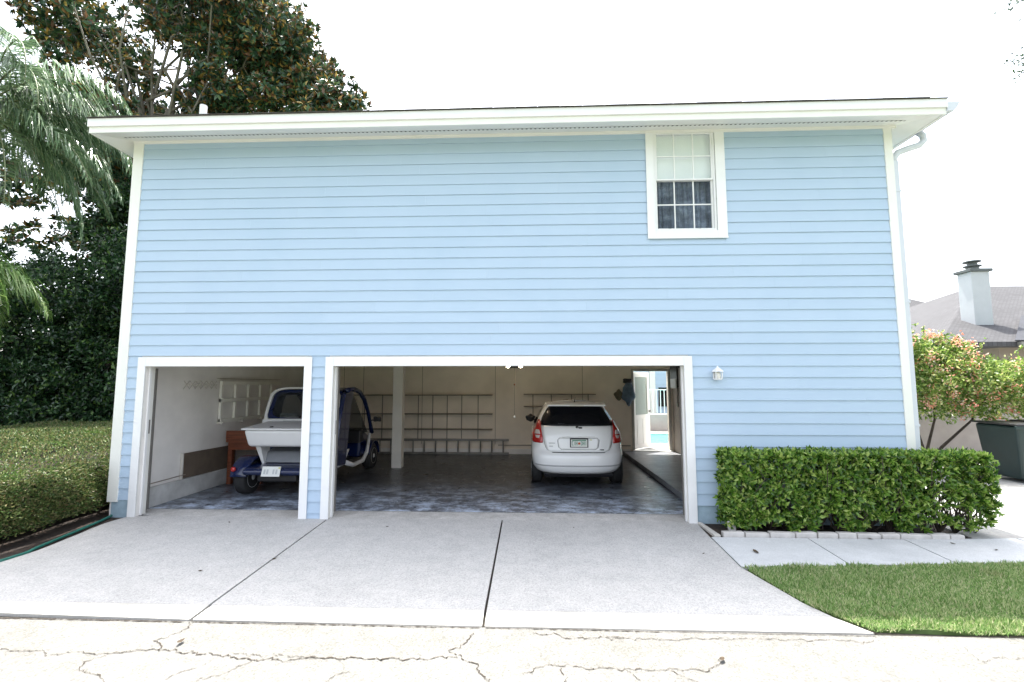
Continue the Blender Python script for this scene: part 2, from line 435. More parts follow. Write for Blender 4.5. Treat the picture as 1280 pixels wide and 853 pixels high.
for pts, wd in (
    ([(-5.2, -3.36), (-4.4, -3.32), (-3.756, -3.325), (-3.2, -3.34), (-2.62, -3.27)], .010),
    ([(-2.728, -2.87), (-2.66, -3.0), (-2.78, -3.15), (-2.62, -3.27)], .012),
    ([(-2.62, -3.27), (-2.2, -3.31), (-1.89, -3.35), (-1.2, -3.33), (-.49, -3.29)], .016),
    ([(-2.1, -3.29), (-1.6, -3.30), (-1.3, -3.34)], .008),
    ([(-2.62, -3.27), (-2.9, -3.31), (-3.0, -3.42), (-2.98, -3.52), (-2.72, -3.63), (-2.6, -3.9)], .011),
    ([(-.44, -2.95), (-.50, -3.12), (-.60, -3.2), (-.49, -3.29), (-.35, -3.36), (-.28, -3.5), (-.2, -3.9)], .013),
    ([(-1.89, -3.35), (-2.0, -3.5), (-2.2, -3.7)], .008), ([(-1.2, -3.45), (-1.35, -3.62)], .007),
    ([(-2.2, -3.42), (-2.35, -3.6)], .007),
    ([(-.05, -3.45), (.1, -3.34), (.2, -3.36), (.6, -3.38), (.9, -3.36), (1.15, -3.37), (1.28, -3.26)], .010),
    ([(.62, -3.38), (.7, -3.5)], .008), ([(.9, -3.36), (1.02, -3.47), (1.1, -3.6)], .008), ([(.2, -3.38), (.25, -3.5), (.15, -3.62)], .009),
    ([(.55, -2.98), (1.0, -2.99), (1.5, -2.95), (2.0, -2.96), (2.5, -2.94)], .009),
    ([(.0, -2.93), (.3, -2.99), (.7, -2.98)], .012), ([(3.1, -3.0), (3.08, -3.2)], .005), ([(3.0, -3.2), (3.6, -3.08), (4.3, -3.0)], .006)):
    crack(pts, wd)
# dark ragged seam between driveway band and road
for x0, x1, wd in ((-5.4, -4.1, .03), (-4.1, -2.75, .022), (-2.7, -.4, .016), (-.36, 1.0, .014), (1.0, 2.57, .01)):
    crack([(x0, -2.875), (x1, -2.878)], wd, jit=.004)

# front walk (three slabs) and the far concrete pad on the right
walk = thing('front_walk', 'grey concrete slab path running along the bed to the right', 'path'); walk['kind'] = 'structure'; del walk['category']
ys = lambda x: -.575 + (x - 2.2) * .012
for x0, x1, k in ((2.21, 3.36, 0), (3.376, 4.50, 0), (4.516, 5.9, 0), (5.916, 7.3, 0), (7.316, 8.8, 0)):
    b0 = x0 - .05 if x0 < 2.3 else x0 - .055; b1 = x1 - .055
    MB().prism([(b0, -1.56 + (x0 - 2.2) * .075), (b1, -1.56 + (x1 - 2.2) * .075), (x1, -.60 if x1 < 5.8 else -.5), (x0, -.60 if x0 < 5.7 else -.5)], -.05, -.002).build('slab', 'walk', walk)
structure(MB().prism([(5.40, -.493), (30, -.493), (30, 26), (5.60, 26), (5.62, .2), (5.43, .1)], -.05, -.006).build('side_pad', 'pad'))

# lawn
def lawn_poly(x): return (-1.62 + (x - 2.2) * .075, -2.83 if x < 4 else -2.80)
structure(MB().prism([(2.19, -1.63), (2.36, -2.40), (2.64, -2.78), (3.2, -2.80), (3.8, -2.78), (5, -2.77), (30, -2.77), (30, -.3), (9, -1.09)], -.05, .004).build('lawn', 'turf_base'))
n = 95000
X = rng.uniform(2.15, 7.0, n); Y = rng.uniform(-2.95, -.9, n)
leftb = np.interp(Y, [-2.83, -2.42, -1.60], [2.58, 2.33, 2.16])
front = -2.835 + .035 * np.sin(X * 4.1 + 2.2) + .02 * np.sin(X * 11) + rng.normal(0, .012, len(X))
ok = (X > leftb) & (Y < -1.60 + (X - 2.2) * .075) & (Y > front)
X, Y = X[ok], Y[ok]; n = len(X)
P = np.stack([X, Y, np.full(n, .0)], 1)
D = np.stack([rng.normal(0, .55, n), rng.normal(0, .55, n), np.full(n, 1.)], 1)
M['grass'] = leafmat('grass_blade', [(0, (.12, .22, .05)), (.4, (.24, .40, .12)), (.7, (.42, .52, .22)), (1, (.68, .64, .42))], .5, .4,
                     patch=(2.6, (.42, .38, .20), .62, .35))
gl = 1 + .35 * np.sin(X * 7 + 2 * np.sin(Y * 5)) * np.sin(Y * 8 + 2 * np.sin(X * 4))
gr = leaves('grass', P, D, rng.uniform(.025, .060, n) * gl, rng.uniform(.005, .010, n), 'grass')
tag(gr, 'short green lawn grass between the walk and the road', 'grass', kind='stuff')

# ------------------------------------------------------------------ HOUSE
H = thing('house', 'two storey light blue clapboard garage house with cream trim', 'house')
ZS0, PIT = .229, .158           # first lap line, board exposure
XL, XR = -5.90, 5.07            # siding limits
OPEN = [(-5.70, -3.17, -1, 2.22), (-2.90, 2.20, -1, 2.22), (1.72, 2.78, 3.955, 5.9)]
def board(mb, x0, x1, z0, z1):
    """one lapped board on the y=0 front: bottom edge proud, top tucked in"""
    mb.add([(x0, -.019, z0), (x1, -.019, z0), (x1, -.004, z1), (x0, -.004, z1), (x0, .002, z0), (x1, .002, z0)],
           [(0, 1, 2, 3), (0, 4, 5, 1), (0, 3, 4), (1, 5, 2)])
mb = MB(); z = ZS0
while z < 5.56:
    z1 = min(z + PIT, 5.56); iv = [(XL, XR)]
    for ox0, ox1, oz0, oz1 in OPEN:
        if z1 > oz0 and z < oz1:
            nv = []
            for a, b in iv:
                if ox1 <= a or ox0 >= b: nv.append((a, b)); continue
                if a < ox0: nv.append((a, ox0))
                if b > ox1: nv.append((ox1, b))
            iv = nv
    if z < 3.955 < z1: board(mb, 1.72, 2.78, z, 3.955)
    for a, b in iv:
        cuts = [a]
        x = a + random.uniform(.8, 3.7)
        while x < b - .4: cuts.append(x); x += random.uniform(2.6, 3.7)
        cuts.append(b)
        for c0, c1 in zip(cuts[:-1], cuts[1:]): board(mb, c0 + (.0004 if c0 > a else 0), c1 - (.0004 if c1 < b else 0), z + random.uniform(-.0012, .0012), z1)
    z += PIT
for zq in (.071, -.02): board(mb, -3.20, -2.88, zq, zq + PIT if zq > 0 else .071)
mb.build('siding', 'siding', H)
# side siding (both ends and back)
DEP = 6.6
for xs, sg in ((-6.035, -1), (5.16, 1)):
    mb = MB(); z = ZS0
    while z < 5.56:
        z1 = min(z + PIT, 5.56)
        a, b = xs + sg * .014, xs + sg * .003
        mb.add([(a, .02, z), (a, DEP, z), (b, DEP, z1), (b, .02, z1), (xs, .02, z), (xs, DEP, z)], [(0, 1, 2, 3), (0, 4, 5, 1)])
        z += PIT
    mb.build('siding', 'siding', H)
# structural walls
sh = MB()
for x0, x1, z0, z1 in ((-6.03, -5.62, .0, 5.66), (-5.62, -3.2, 2.18, 5.66), (-3.2, -2.89, .0, 5.66), (-2.89, 1.74, 2.18, 5.66), (1.74, 2.19, 2.18, 4.02), (2.19, 2.78, .0, 4.02), (2.78, 5.16, .0, 5.66)):
    if x0 > x1: continue
    sh.box(x0, x1, .003, .11, z0, z1)
sh.build('front_wall', 'drywall', H)
MB().box(-6.03, -5.88, .11, DEP, 0, 5.62).build('end_wall', 'drywall', H)
M['partition'] = mat('brown_grey_partition', (.36, .32, .28), .95, var=.15, vscale=2)
MB().box(3.82, 3.92, .11, 6.3, 0, 2.5).build('partition_wall', 'partition', H)
MB().box(5.02, 5.157, .11, DEP, 0, 5.62).build('end_wall', 'drywall', H)
bw = MB()
for x0, x1, z0, z1 in ((-5.88, 2.78, 0, 5.6), (2.78, 3.70, 2.235, 5.6), (3.70, 5.06, 0, 5.6)): bw.box(x0, x1, 6.3, 6.42, z0, z1)
bw.build('back_wall', 'backwall', H)
# drywall seams & base ledge on the back wall
for x in (-5.2, -4.65, -3.0, -.98, 1.4): MB().box(x - .006, x + .006, 6.294, 6.299, .26, 2.5).build('wall_seam', 'wire', H)
MB().box(-5.8, 2.66, 6.27, 6.298, 0, .14).build('base_board', 'drywall', H)
MB().box(-.9, 2.66, 6.268, 6.296, .225, .25).build('conduit', 'wire', H)
MB().box(-5.88, 3.82, .3, 6.3, 2.55, 2.60).build('ceiling', 'ceiling', H)
# concrete curb inside left wall
MB().hexa([(-5.88, .115, 0), (-5.80, .115, 0), (-5.80, 6.29, 0), (-5.88, 6.29, 0)], [(-5.88, .115, .30), (-5.80, .115, .30), (-5.80, 6.29, .24), (-5.88, 6.29, .24)]).build('wall_curb', 'curb', H, bevel=.008)
MB().tube([(-5.79, .12, .36), (-5.79, 1.15, .37)], .008, 6).build('conduit', 'wire', H)
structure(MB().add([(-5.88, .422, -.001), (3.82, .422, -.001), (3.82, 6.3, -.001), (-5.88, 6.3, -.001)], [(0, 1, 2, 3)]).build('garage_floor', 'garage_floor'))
M['slabgrey'] = concrete('raised_slab_concrete', (.22, .225, .24), (.14, .145, .155), (.34, .345, .36), 60, .12, rough=.4, stain=(.07, .07, .08), stain_amt=.6)
MB().prism([(2.45, 1.2), (3.815, 1.2), (3.815, 6.295), (2.45, 6.295)], .001, .10).build('raised_slab', 'slabgrey', H, bevel=.012)
# foundation below the siding
for x0, x1 in ((-6.0, -5.70), (2.20, 5.155)):
    MB().box(x0, x1, -.004, .09, -.05, .226).build('foundation', 'foundation', H)
MB().box(-6.02, -6.005, .02, 6.5, -.05, .226).build('foundation', 'foundation', H)
MB().box(5.150, 5.168, .02, 6.5, -.05, .226).build('foundation', 'foundation', H)
for x in (2.52, 3.1, 3.9, 4.5): MB().box(x - .004, x + .004, -.0065, -.0035, .0, .226).build('block_joint', 'seam', H)
# corner boards, frieze
for x0, x1, xs in ((-6.055, -5.90, -6.055), (5.065, 5.180, 5.16)):
    MB().box(x0, x1, -.026, .0015, .20, 5.56).build('corner_board', 'trim', H, bevel=.003)
    MB().box(xs, xs + .02, .0025, .12, .20, 5.56).build('corner_board', 'trim', H)
MB().prismx([(-.030, 5.53), (.0, 5.53), (.0, 5.66), (-.030, 5.655)], -6.06, 5.24).build('frieze_board', 'trim', H)
# eaves
EX0, EX1, EY0, EY1 = -6.27, 5.50, -.50, 7.1
ZF0, ZF1 = 5.44, 5.60
sf = MB()
ins = (-6.06, 5.24, -.025, 6.6)
zo, zi = ZF0 + .012, 5.57
o4 = [(EX0, EY0, zo), (EX1, EY0, zo), (EX1, EY1, zo), (EX0, EY1, zo)]
i4 = [(ins[0], ins[2], zi), (ins[1], ins[2], zi), (ins[1], ins[3], zi), (ins[0], ins[3], zi)]
sf.add(o4 + i4, [(0, 1, 5, 4), (1, 2, 6, 5), (2, 3, 7, 6), (3, 0, 4, 7)])
sf.build('soffit', 'trim', H)
# perforated vent strip along the soffit
def vent_mat():
    m, t, b = nt('perforated_soffit_strip')
    v = texco(t); sp = t.nodes.new('ShaderNodeSeparateXYZ'); t.links.new(v, sp.inputs[0])
    md = t.nodes.new('ShaderNodeMath'); md.operation = 'MULTIPLY'; md.inputs[1].default_value = 16.0; t.links.new(sp.outputs['X'], md.inputs[0])
    fr = t.nodes.new('ShaderNodeMath'); fr.operation = 'FRACT'; t.links.new(md.outputs[0], fr.inputs[0])
    gt = t.nodes.new('ShaderNodeMath'); gt.operation = 'GREATER_THAN'; gt.inputs[1].default_value = .42; t.links.new(fr.outputs[0], gt.inputs[0])
    t.links.new(mix(t, (.08, .075, .07), (.70, .695, .66), gt.outputs[0]), b.inputs['Base Color']); b.inputs['Roughness'].default_value = .8
    return m
M['ventstrip'] = vent_mat()
zz = lambda y: zo + (y - EY0) / (-.025 - EY0) * (zi - zo) - .004
ta = EY0 * .45 + -.025 * .55
MB().add([(EX0 + .25, ta - .03, zz(ta - .03)), (EX1 - .3, ta - .03, zz(ta - .03)), (EX1 - .3, ta + .008, zz(ta + .008)), (EX0 + .25, ta + .008, zz(ta + .008))], [(0, 1, 2, 3)]).build('soffit_vent', 'ventstrip', H)
fs = MB()
fs.box(EX0, EX1, EY0 - .02, EY0, ZF0, ZF1).box(EX0 - .02, EX0, EY0 - .02, EY1, ZF0, ZF1).box(EX1, EX1 + .02, EY0 - .02, EY1, ZF0, ZF1)
fs.build('fascia', 'trim', H)
MB().box(EX0 - .03, EX1 + .03, EY0 - .045, EY0 - .0205, ZF1 - .075, ZF1 + .045).build('drip_board', 'white', H, bevel=.004)
# hip roof
OV = .03
e = [(EX0 - OV, EY0 - OV - .03), (EX1 + OV, EY0 - OV - .03), (EX1 + OV, EY1 + OV), (EX0 - OV, EY1 + OV)]
zr0 = ZF1 + .040; hw = (e[2][1] - e[0][1]) / 2; rise = hw * .36; ym = (e[0][1] + e[2][1]) / 2
rf = MB().add([(x, y, zr0) for x, y in e] + [(x, y, zr0 + .010) for x, y in e] + [(e[0][0] + hw, ym, zr0 + .010 + rise), (e[1][0] - hw, ym, zr0 + .010 + rise)],
              [(3, 2, 1, 0), (0, 1, 5, 4), (1, 2, 6, 5), (2, 3, 7, 6), (3, 0, 4, 7), (4, 5, 9, 8), (6, 7, 8, 9), (5, 6, 9), (7, 4, 8)])
rf.build('roof', 'shingle', H)
# ragged shingle tabs along the front edge
sb = MB(); x = e[0][0]
while x < e[1][0] - .3:
    dz = random.uniform(0, .006); sb.box(x, x + .30, e[0][1] - .012, e[0][1] + .1, zr0 + .002 + dz, zr0 + .010 + dz); x += .305
sb.build('roof_edge', 'shingle', H)
# side gutter (right) with end cap, K profile
gp = [(5.525, 5.60), (5.525, 5.48), (5.61, 5.48), (5.655, 5.53), (5.69, 5.60), (5.675, 5.60), (5.64, 5.535), (5.60, 5.495), (5.54, 5.495), (5.54, 5.60)]
MB().prismy(gp, EY0 - .03, EY1).build('side_gutter', 'gutter', H)
MB().prismy([(5.525, 5.60), (5.525, 5.48), (5.61, 5.48), (5.655, 5.53), (5.69, 5.60)], EY0 - .036, EY0 - .0305).build('gutter_cap', 'gutter', H)
# downspout
ds = thing('downspout', 'white downspout bending from the right gutter down the corner', 'downspout')
MB().tube([(5.61, .05, 5.50), (5.67, .05, 5.45), (5.675, .05, 5.37), (5.61, .05, 5.305), (5.46, .05, 5.26), (5.30, .05, 5.20), (5.238, .05, 5.11), (5.228, .05, 5.0)], .046, 12).build('elbow', 'gutter', ds, smooth=True)
MB().box(5.187, 5.265, .0, .09, .16, 5.06).build('pipe', 'gutter', ds, bevel=.01)
for zz in (1.3, 3.0, 4.6): MB().box(5.1815, 5.272, -.006, .097, zz, zz + .03).build('strap', 'gutter', ds)
# plumbing vent on roof
vp = thing('vent_pipe', 'short white vent pipe sticking up from the roof edge', 'vent pipe', (-5.43, .55, 6.02))
MB().tube([(0, 0, -.05), (0, 0, .47)], .055, 12).build('pipe', 'white', vp)
MB().lathe([(.09, -.06), (.085, -.02), (.055, .02), (.052, .05)], (0, 0, 0)).build('flashing', 'alu', vp)

# garage door frames: face boards + jambs + stops
def door_frame(x0, x1, zt, label):
    fw = .115
    o = bpy.data.objects.new('garage_door_frame', None); col.objects.link(o); o.parent = H
    MB().box(x0, x0 + fw, -.036, -.0202, -.03, zt).build('casing', 'white', o, bevel=.003)
    MB().box(x1 - fw, x1, -.036, -.0202, -.03, zt).build('casing', 'white', o, bevel=.003)
    MB().box(x0 + fw + .0005, x1 - fw - .0005, -.036, -.0202, zt - .135, zt).build('casing', 'white', o, bevel=.003)
    # jamb boards
    MB().box(x0 + fw - .022, x0 + fw - .002, -.0168, .16, -.0, zt - .137).build('jamb', 'trim', o)
    MB().box(x1 - fw + .002, x1 - fw + .022, -.0168, .16, -.0, zt - .137).build('jamb', 'trim', o)
    MB().box(x0 + fw - .001, x1 - fw + .001, -.0168, .16, zt - .132, zt - .112).build('jamb', 'trim', o)
    # weather stop + steel track
    for xa, sg in ((x0 + fw - .0015, 1), (x1 - fw + .0015, -1)):
        a, b = sorted((xa, xa + sg * .018)); MB().box(a, b, .05, .085, .0, zt - .14).build('door_stop', 'white', o)
        a, b = sorted((xa - sg * .02, xa + sg * .012)); MB().box(a, b, .165, .20, .05, zt - .16).build('track', 'alu', o)
    a = MB().box(x0 + fw + .0, x0 + fw + .010, .088, .12, 1.15, 1.35).build('latch', 'alu', o)
    return o
door_frame(-5.735, -3.145, 2.265, 'single'); door_frame(-2.95, 2.245, 2.265, 'double')
# drip cap board over the doors, thin shadow line
# raised overhead doors hanging under the ceiling on tracks
def overhead(x0, x1):
    o = bpy.data.objects.new('overhead_door', None); col.objects.link(o); o.parent = H
    for k in range(4): MB().box(x0, x1, .45 + k * .54, .45 + k * .54 + .53, 2.36, 2.40).build('door_panel', 'doorpanel', o)
    for x in (x0 - .03, x1 + .03): MB().tube([(x, .25, 2.15), (x, .30, 2.27), (x, .42, 2.33), (x, 2.75, 2.36)], .014, 6).build('track', 'alu', o)
M['doorpanel'] = mat('raised_door_panel', (.62, .60, .56), .7)
overhead(-5.55, -3.3); overhead(-2.7, 1.95)
# support post
M['postwhite'] = mat('white_post_paint', (.60, .57, .52), .7, var=.06)
MB().box(-3.145, -2.925, 4.0, 4.22, .0, 2.55).build('support_post', 'postwhite', H, bevel=.004)

# upper window
W = bpy.data.objects.new('window', None); col.objects.link(W); W.parent = H
wx0, wx1, wz0, wz1 = 1.682, 2.812, 3.948, 5.60
ix0, ix1, iz0 = 1.795, 2.665 + .01, 4.062
MB().box(wx0, ix0, -.034, -.0202, wz0, 5.53).build('casing', 'white', W, bevel=.003)
MB().box(ix1, wx1, -.034, -.0202, wz0, 5.53).build('casing', 'white', W, bevel=.003)
MB().box(ix0 + .0005, ix1 - .0005, -.034, -.0202, wz0, iz0).build('casing', 'white', W, bevel=.003)
MB().box(wx0 - .004, wx1 + .004, -.040, -.0345, wz0 - .004, wz0 + .018).build('sill', 'white', W, bevel=.003)
wt = 5.575
fr = MB(); fr.box(ix0, ix0 + .03, -.012, .09, iz0, wt).box(ix1 - .03, ix1, -.012, .09, iz0, wt).box(ix0 + .03, ix1 - .03, -.012, .09, iz0, iz0 + .03).box(ix0 + .03, ix1 - .03, -.012, .09, wt - .03, wt)
fr.build('frame', 'white', W)
zm = 4.835
def sash(z0, z1, yo, name):
    a, b = ix0 + .0305, ix1 - .0305; s = MB(); k = .022
    s.box(a, a + k, yo, yo + .03, z0, z1).box(b - k, b, yo, yo + .03, z0, z1).box(a + k, b - k, yo, yo + .03, z0, z0 + k).box(a + k, b - k, yo, yo + .03, z1 - k, z1)
    for q in (1, 2):
        x = a + (b - a) * q / 3; s.box(x - .008, x + .008, yo + .004, yo + .024, z0 + k, z1 - k)
    zc = (z0 + z1) / 2; s.box(a + k, b - k, yo + .005, yo + .023, zc - .008, zc + .008)
    s.build('sash', 'white', W)
    MB().box(a + k, b - k, yo + .012, yo + .016, z0 + k, z1 - k).build('pane', 'paneglass', W)
sash(zm - .012, wt - .031, .0, 'upper'); sash(iz0 + .031, zm + .012, .036, 'lower')
# blind behind the upper sash, curtain behind the lower
bl = MB(); z = zm + .005
while z < wt: bl.hexa([(ix0 + .03, .095, z), (ix1 - .03, .095, z), (ix1 - .03, .105, z), (ix0 + .03, .105, z)], [(ix0 + .03, .082, z + .034), (ix1 - .03, .082, z + .034), (ix1 - .03, .092, z + .034), (ix0 + .03, .092, z + .034)]); z += .036
bl.build('blind', 'blind', W)
cu = MB(); nn = 60
for i in range(nn + 1):
    x = ix0 + .03 + (ix1 - ix0 - .06) * i / nn; y = .15 + .02 * math.sin(i * .9) + .01 * math.sin(i * 2.3)
    cu.v += [(x, y, iz0 - .02), (x, y, zm + .03)]
for i in range(nn): cu.f.append((2 * i, 2 * i + 2, 2 * i + 3, 2 * i + 1))
cu.build('curtain', 'curtain', W)
for x in (ix0 + .22, ix0 + .64): MB().box(x - .02, x + .02, .026, .036, iz0 + .033, iz0 + .046).build('sash_lift', 'black', W)
# dark room shell behind the window
MB().box(1.5, 3.0, .45, .47, 3.9, 5.6).build('room_backing', 'curtain', H)

# back door in the rear wall (opens outward)
BD = bpy.data.objects.new('back_door', None); col.objects.link(BD); BD.parent = H
M['doorframe'] = mat('warm_grey_door_frame', (.42, .40, .37), .7)  # even warm grey for the back door frame
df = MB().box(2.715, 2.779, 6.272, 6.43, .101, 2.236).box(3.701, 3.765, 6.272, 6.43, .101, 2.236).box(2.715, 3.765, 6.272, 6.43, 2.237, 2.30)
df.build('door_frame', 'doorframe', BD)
MB().box(2.72, 3.76, 6.15, 6.46, .1005, .118).build('threshold', 'trim', BD)
lf = bpy.data.objects.new('door_leaf', None); col.objects.link(lf); lf.parent = BD
lf.location = (2.79, 6.44, .12); lf.rotation_euler = (0, 0, R(46))
lm = MB(); Wd, Hd = .86, 2.10
lm.box(0, .12, 0, .045, 0, Hd).box(Wd - .12, Wd, 0, .045, 0, Hd).box(.12, Wd - .12, 0, .045, 0, .92).box(.12, Wd - .12, 0, .045, Hd - .14, Hd)
lm.box(.17, .40, -.008, -.0005, .12, .80).box(.46, .69, -.008, -.0005, .12, .80)
lm.build('leaf_panel', 'white', lf, bevel=.004)
M['frostglass'] = mat('frosted_door_glass', (.30, .35, .34), .35, var=.04)
MB().box(.121, Wd - .121, .018, .026, .921, Hd - .141).build('glass', 'frostglass', lf)
MB().lathe([(.012, -.05), (.03, -.05), (.032, -.025), (.01, -.018)], (Wd - .06, 0, 1.0), 'y', 12).build('knob', 'alu', lf)

# ------------------------------------------------------------------ things in the garage
# overhead doors' light with two lamps and a pull cord
cl = thing('ceiling_light', 'black ceiling fitting with two pale lamp heads and hanging cord', 'ceiling light', (-.345, 3.2, 2.55))
MB().box(-.05, .05, -.05, .05, -.30, 0).build('stem', 'black', cl)
MB().box(-.10, .10, -.03, .03, -.335, -.30).build('bracket', 'black', cl)
for s in (-1, 1):
    MB().lathe([(.012, -.04), (.03, -.032), (.042, 0), (.018, .01)], (s * .13, 0, -.285), 'z', 14).build('lamp_head', 'lampglow', cl, smooth=True)
cd = MB().tube([(0, 0, -.33), (.003, 0, -.8), (.0, 0, -1.33)], .005, 6).build('cord', 'wire', cl)
MB().lathe([(.006, -1.37), (.02, -1.355), (.02, -1.335), (.006, -1.32)], (0, 0, 0), 'z', 10).build('pull_knob', 'blind', cl)
MB().lathe([(.005, -.70), (.016, -.69), (.016, -.67), (.005, -.66)], (0, 0, 0), 'z', 10).build('cord_bead', 'wood', cl)

def shelf(x0, x1, zs, label, ups, hooks=True):
    o = thing('wall_shelf', label, 'shelf', (0, 0, 0))
    for z, d in zs: MB().box(x0, x1, 6.292 - d, 6.292, z, z + .022).build('shelf_board', 'shelfwood', o)
    for x in ups: MB().box(x - .012, x + .012, 6.279, 6.2925, min(z for z, d in zs) - .25, max(z for z, d in zs) + .0).build('upright', 'wire', o)
    return o
shelf(-4.9, -1.05, [(1.575, .30), (1.065, .20), (.655, .20)], 'long three tier shelf rack left of the hanging light cord', (-4.6, -4.1, -3.6, -3.1, -2.7, -2.3, -1.9, -1.45))
shelf(-.2, 1.72, [(1.60, .30), (1.27, .16)], 'shorter wall shelf on the back wall above the white car', (.05, .55, 1.1, 1.55))
# ladder lying on its side against the wall
ld = thing('ladder', 'dull metal ladder on its edge along the back wall floor', 'ladder', (0, 6.2, 0))
for z in (.03, .385): MB().box(-4.9, -.60, -.045, -.015, z - .03, z + .03).build('rail', 'alu', ld, bevel=.004)
for k in range(14): MB().tube([(-4.72 + k * .305, -.03, .03), (-4.72 + k * .305, -.03, .385)], .02, 8).build('rung', 'alu', ld)
# bundle on the wall by the door: cap and blue cloth
hb = thing('hanging_clothes', 'dark cap and faded blue cloth hanging by the back door', 'clothes', (2.56, 6.25, 1.45))
def blob(cx, cy, cz, rx, ry, rz, seed=0):
    bm = bmesh.new(); bmesh.ops.create_icosphere(bm, subdivisions=3, radius=1); r = random.Random(seed)
    ph = [r.uniform(0, 6) for _ in range(6)]
    for v in bm.verts:
        p = v.co.copy(); k = 1 + .12 * math.sin(5 * p.x + ph[0]) + .1 * math.sin(6 * p.z + ph[1]) + .06 * math.sin(11 * p.y + ph[2])
        v.co = Vector((cx + p.x * rx * k, cy + p.y * ry * k, cz + p.z * rz * k))
    m_ = MB(); m_.v = [tuple(v.co) for v in bm.verts]; m_.f = [tuple(v.index for v in f.verts) for f in bm.faces]; bm.free(); return m_
M['cloth'] = mat('faded_blue_cloth', (.13, .19, .27), .9, var=.4, vscale=9)
M['tan'] = mat('tan_cloth', (.13, .12, .08), .9, var=.3, vscale=9)
blob(.06, -.05, .17, .17, .06, .30, 3).build('blue_cloth', 'cloth', hb, smooth=True)
blob(-.20, -.04, .15, .12, .04, .13, 4).build('tan_cloth', 'tan', hb, smooth=True)
blob(.02, -.10, .52, .12, .08, .07, 5).build('cap', 'black', hb, smooth=True)
# electrical panel + switch on partition wall
ep = thing('electrical_panel', 'dark box with white edge high on the right partition wall', 'panel', (3.82, 5.75, 1.80))
MB().box(-.12, 0, -.25, .3, .0, .62).build('cabinet', 'black', ep, bevel=.01)
MB().box(-.15, -.122, -.26, .2, -.02, .22).build('cover', 'cartwhite', ep, bevel=.005)
MB().tube([(-.03, 0, 0), (-.03, 0, -.5)], .02, 8).build('conduit', 'alu', ep)
sw = thing('wall_switch_box', 'small dark switch box below the panel near the back door', 'switch', (3.82, 4.9, 1.1))
MB().box(-.05, 0, -.05, .06, 0, .28).build('box', 'cartgrey', sw, bevel=.004)
MB().box(-.062, -.0505, -.01, .02, .1, .16).build('toggle', 'black', sw)

# left wall rack (white lattice)
M['rackwhite'] = mat('cream_rack_paint', (.85, .83, .76), .6, var=.04)
rk = thing('wall_rack', 'white slatted lattice rack fixed on the left garage wall', 'rack', (-5.88, 2.0, 1.17))
zt, zb, Ly = .73, .02, 2.1
for z in (zt, .40, zb): MB().box(.02, .075, 0, Ly, z - .035, z + .035).build('rail', 'rackwhite', rk, bevel=.003)
for k in range(5): MB().box(.022, .066, k * .43, k * .43 + .055, zb - .02, zt - .036).build('slat', 'rackwhite', rk)
for y in (.02, .65, 1.3, 1.95): MB().box(.0, .1, y, y + .02, zb - .06, zb - .021).build('bracket', 'postwhite', rk)
MB().box(.0, .05, -.05, Ly, zt + .075, zt + .083).build('top_rod', 'wire', rk)
# row of pale peg hooks
hk = thing('peg_rail', 'row of pale scissor coat pegs on the left garage wall', 'peg rail', (-5.88, 1.08, 1.86))
for k in range(6):
    MB().tube([(.012, k * .14, -.07), (.012, k * .14 + .14, .07)], .006, 6).tube([(.02, k * .14, .07), (.02, k * .14 + .14, -.07)], .006, 6).build('slat_pair', 'postwhite', hk)
    MB().lathe([(.008, 0), (.008, .04), (.014, .045), (.012, .055)], (.015, k * .14 + .07, 0), 'x', 8).build('peg', 'postwhite', hk)
# brown board standing on the curb
bb = thing('leaning_board', 'brown hardboard sheet leaning on the left wall curb', 'board', (-5.87, 1.15, .29))
MB().hexa([(.0, 0, .015), (.035, 0, .015), (.035, 1.42, -.03), (0, 1.42, -.03)], [(.0, 0, .42), (.02, 0, .42), (.02, 1.42, .40), (0, 1.42, .40)]).build('sheet', 'brownboard', bb)
MB().box(.0, .04, -.025, -.002, .0, .43).build('edge_strip', 'postwhite', bb)
# wooden workbench behind the cart
wb = thing('wooden_bench', 'red brown wooden workbench between the cart and left wall', 'workbench', (-5.78, 2.15, 0))
MB().box(0, .72, 0, 1.4, .78, .84).build('bench_top', 'wood', wb, bevel=.006)
MB().box(.01, .71, -.02, .0, .84, 1.0).build('tool_ledge', 'wood', wb, bevel=.004)
MB().box(.04, .68, .02, 1.38, .64, .779).build('apron', 'wood', wb)
for x in (.03, .62):
    for y in (.03, 1.28): MB().box(x, x + .08, y, y + .08, 0, .779).build('leg', 'wood', wb, bevel=.004)
MB().box(.11, .62, .05, 1.3, .22, .25).build('shelf_board', 'wood', wb)

# ------------------------------------------------------------------ white hatchback (rear faces the camera)
def interp(tab, z):
    zs = [a for a, b in tab]; return float(np.interp(z, zs, [b for a, b in tab]))
CAR = thing('parked_car', 'white hatchback parked in the wide garage bay, rear outward', 'car', (.855, 1.95, 0))
Wt = [(.24, .70), (.30, .775), (.38, .825), (.5, .845), (.66, .85), (.82, .848), (.93, .835), (1.02, .80), (1.10, .762), (1.2, .718), (1.32, .658), (1.42, .60), (1.47, .56), (1.50, .54), (1.52, .46), (1.53, .34), (1.536, .2), (1.54, .03)]
YBt = [(.24, .16), (.28, .08), (.34, .03), (.42, .005), (.52, .0), (.60, .012), (.635, .045), (.66, .085), (.80, .10), (.95, .125), (1.06, .165), (1.11, .20), (1.2, .265), (1.3, .345), (1.4, .43), (1.45, .47), (1.50, .52), (1.52, .72), (1.53, .95), (1.536, 1.3), (1.54, 1.6)]
YFt = [(.24, 4.0), (.4, 4.12), (.6, 4.12), (.75, 4.05), (.85, 3.9), (.95, 3.4), (1.0, 3.1), (1.1, 2.95), (1.3, 2.55), (1.45, 2.25), (1.5, 2.1), (1.53, 1.9), (1.536, 1.8), (1.54, 1.66)]
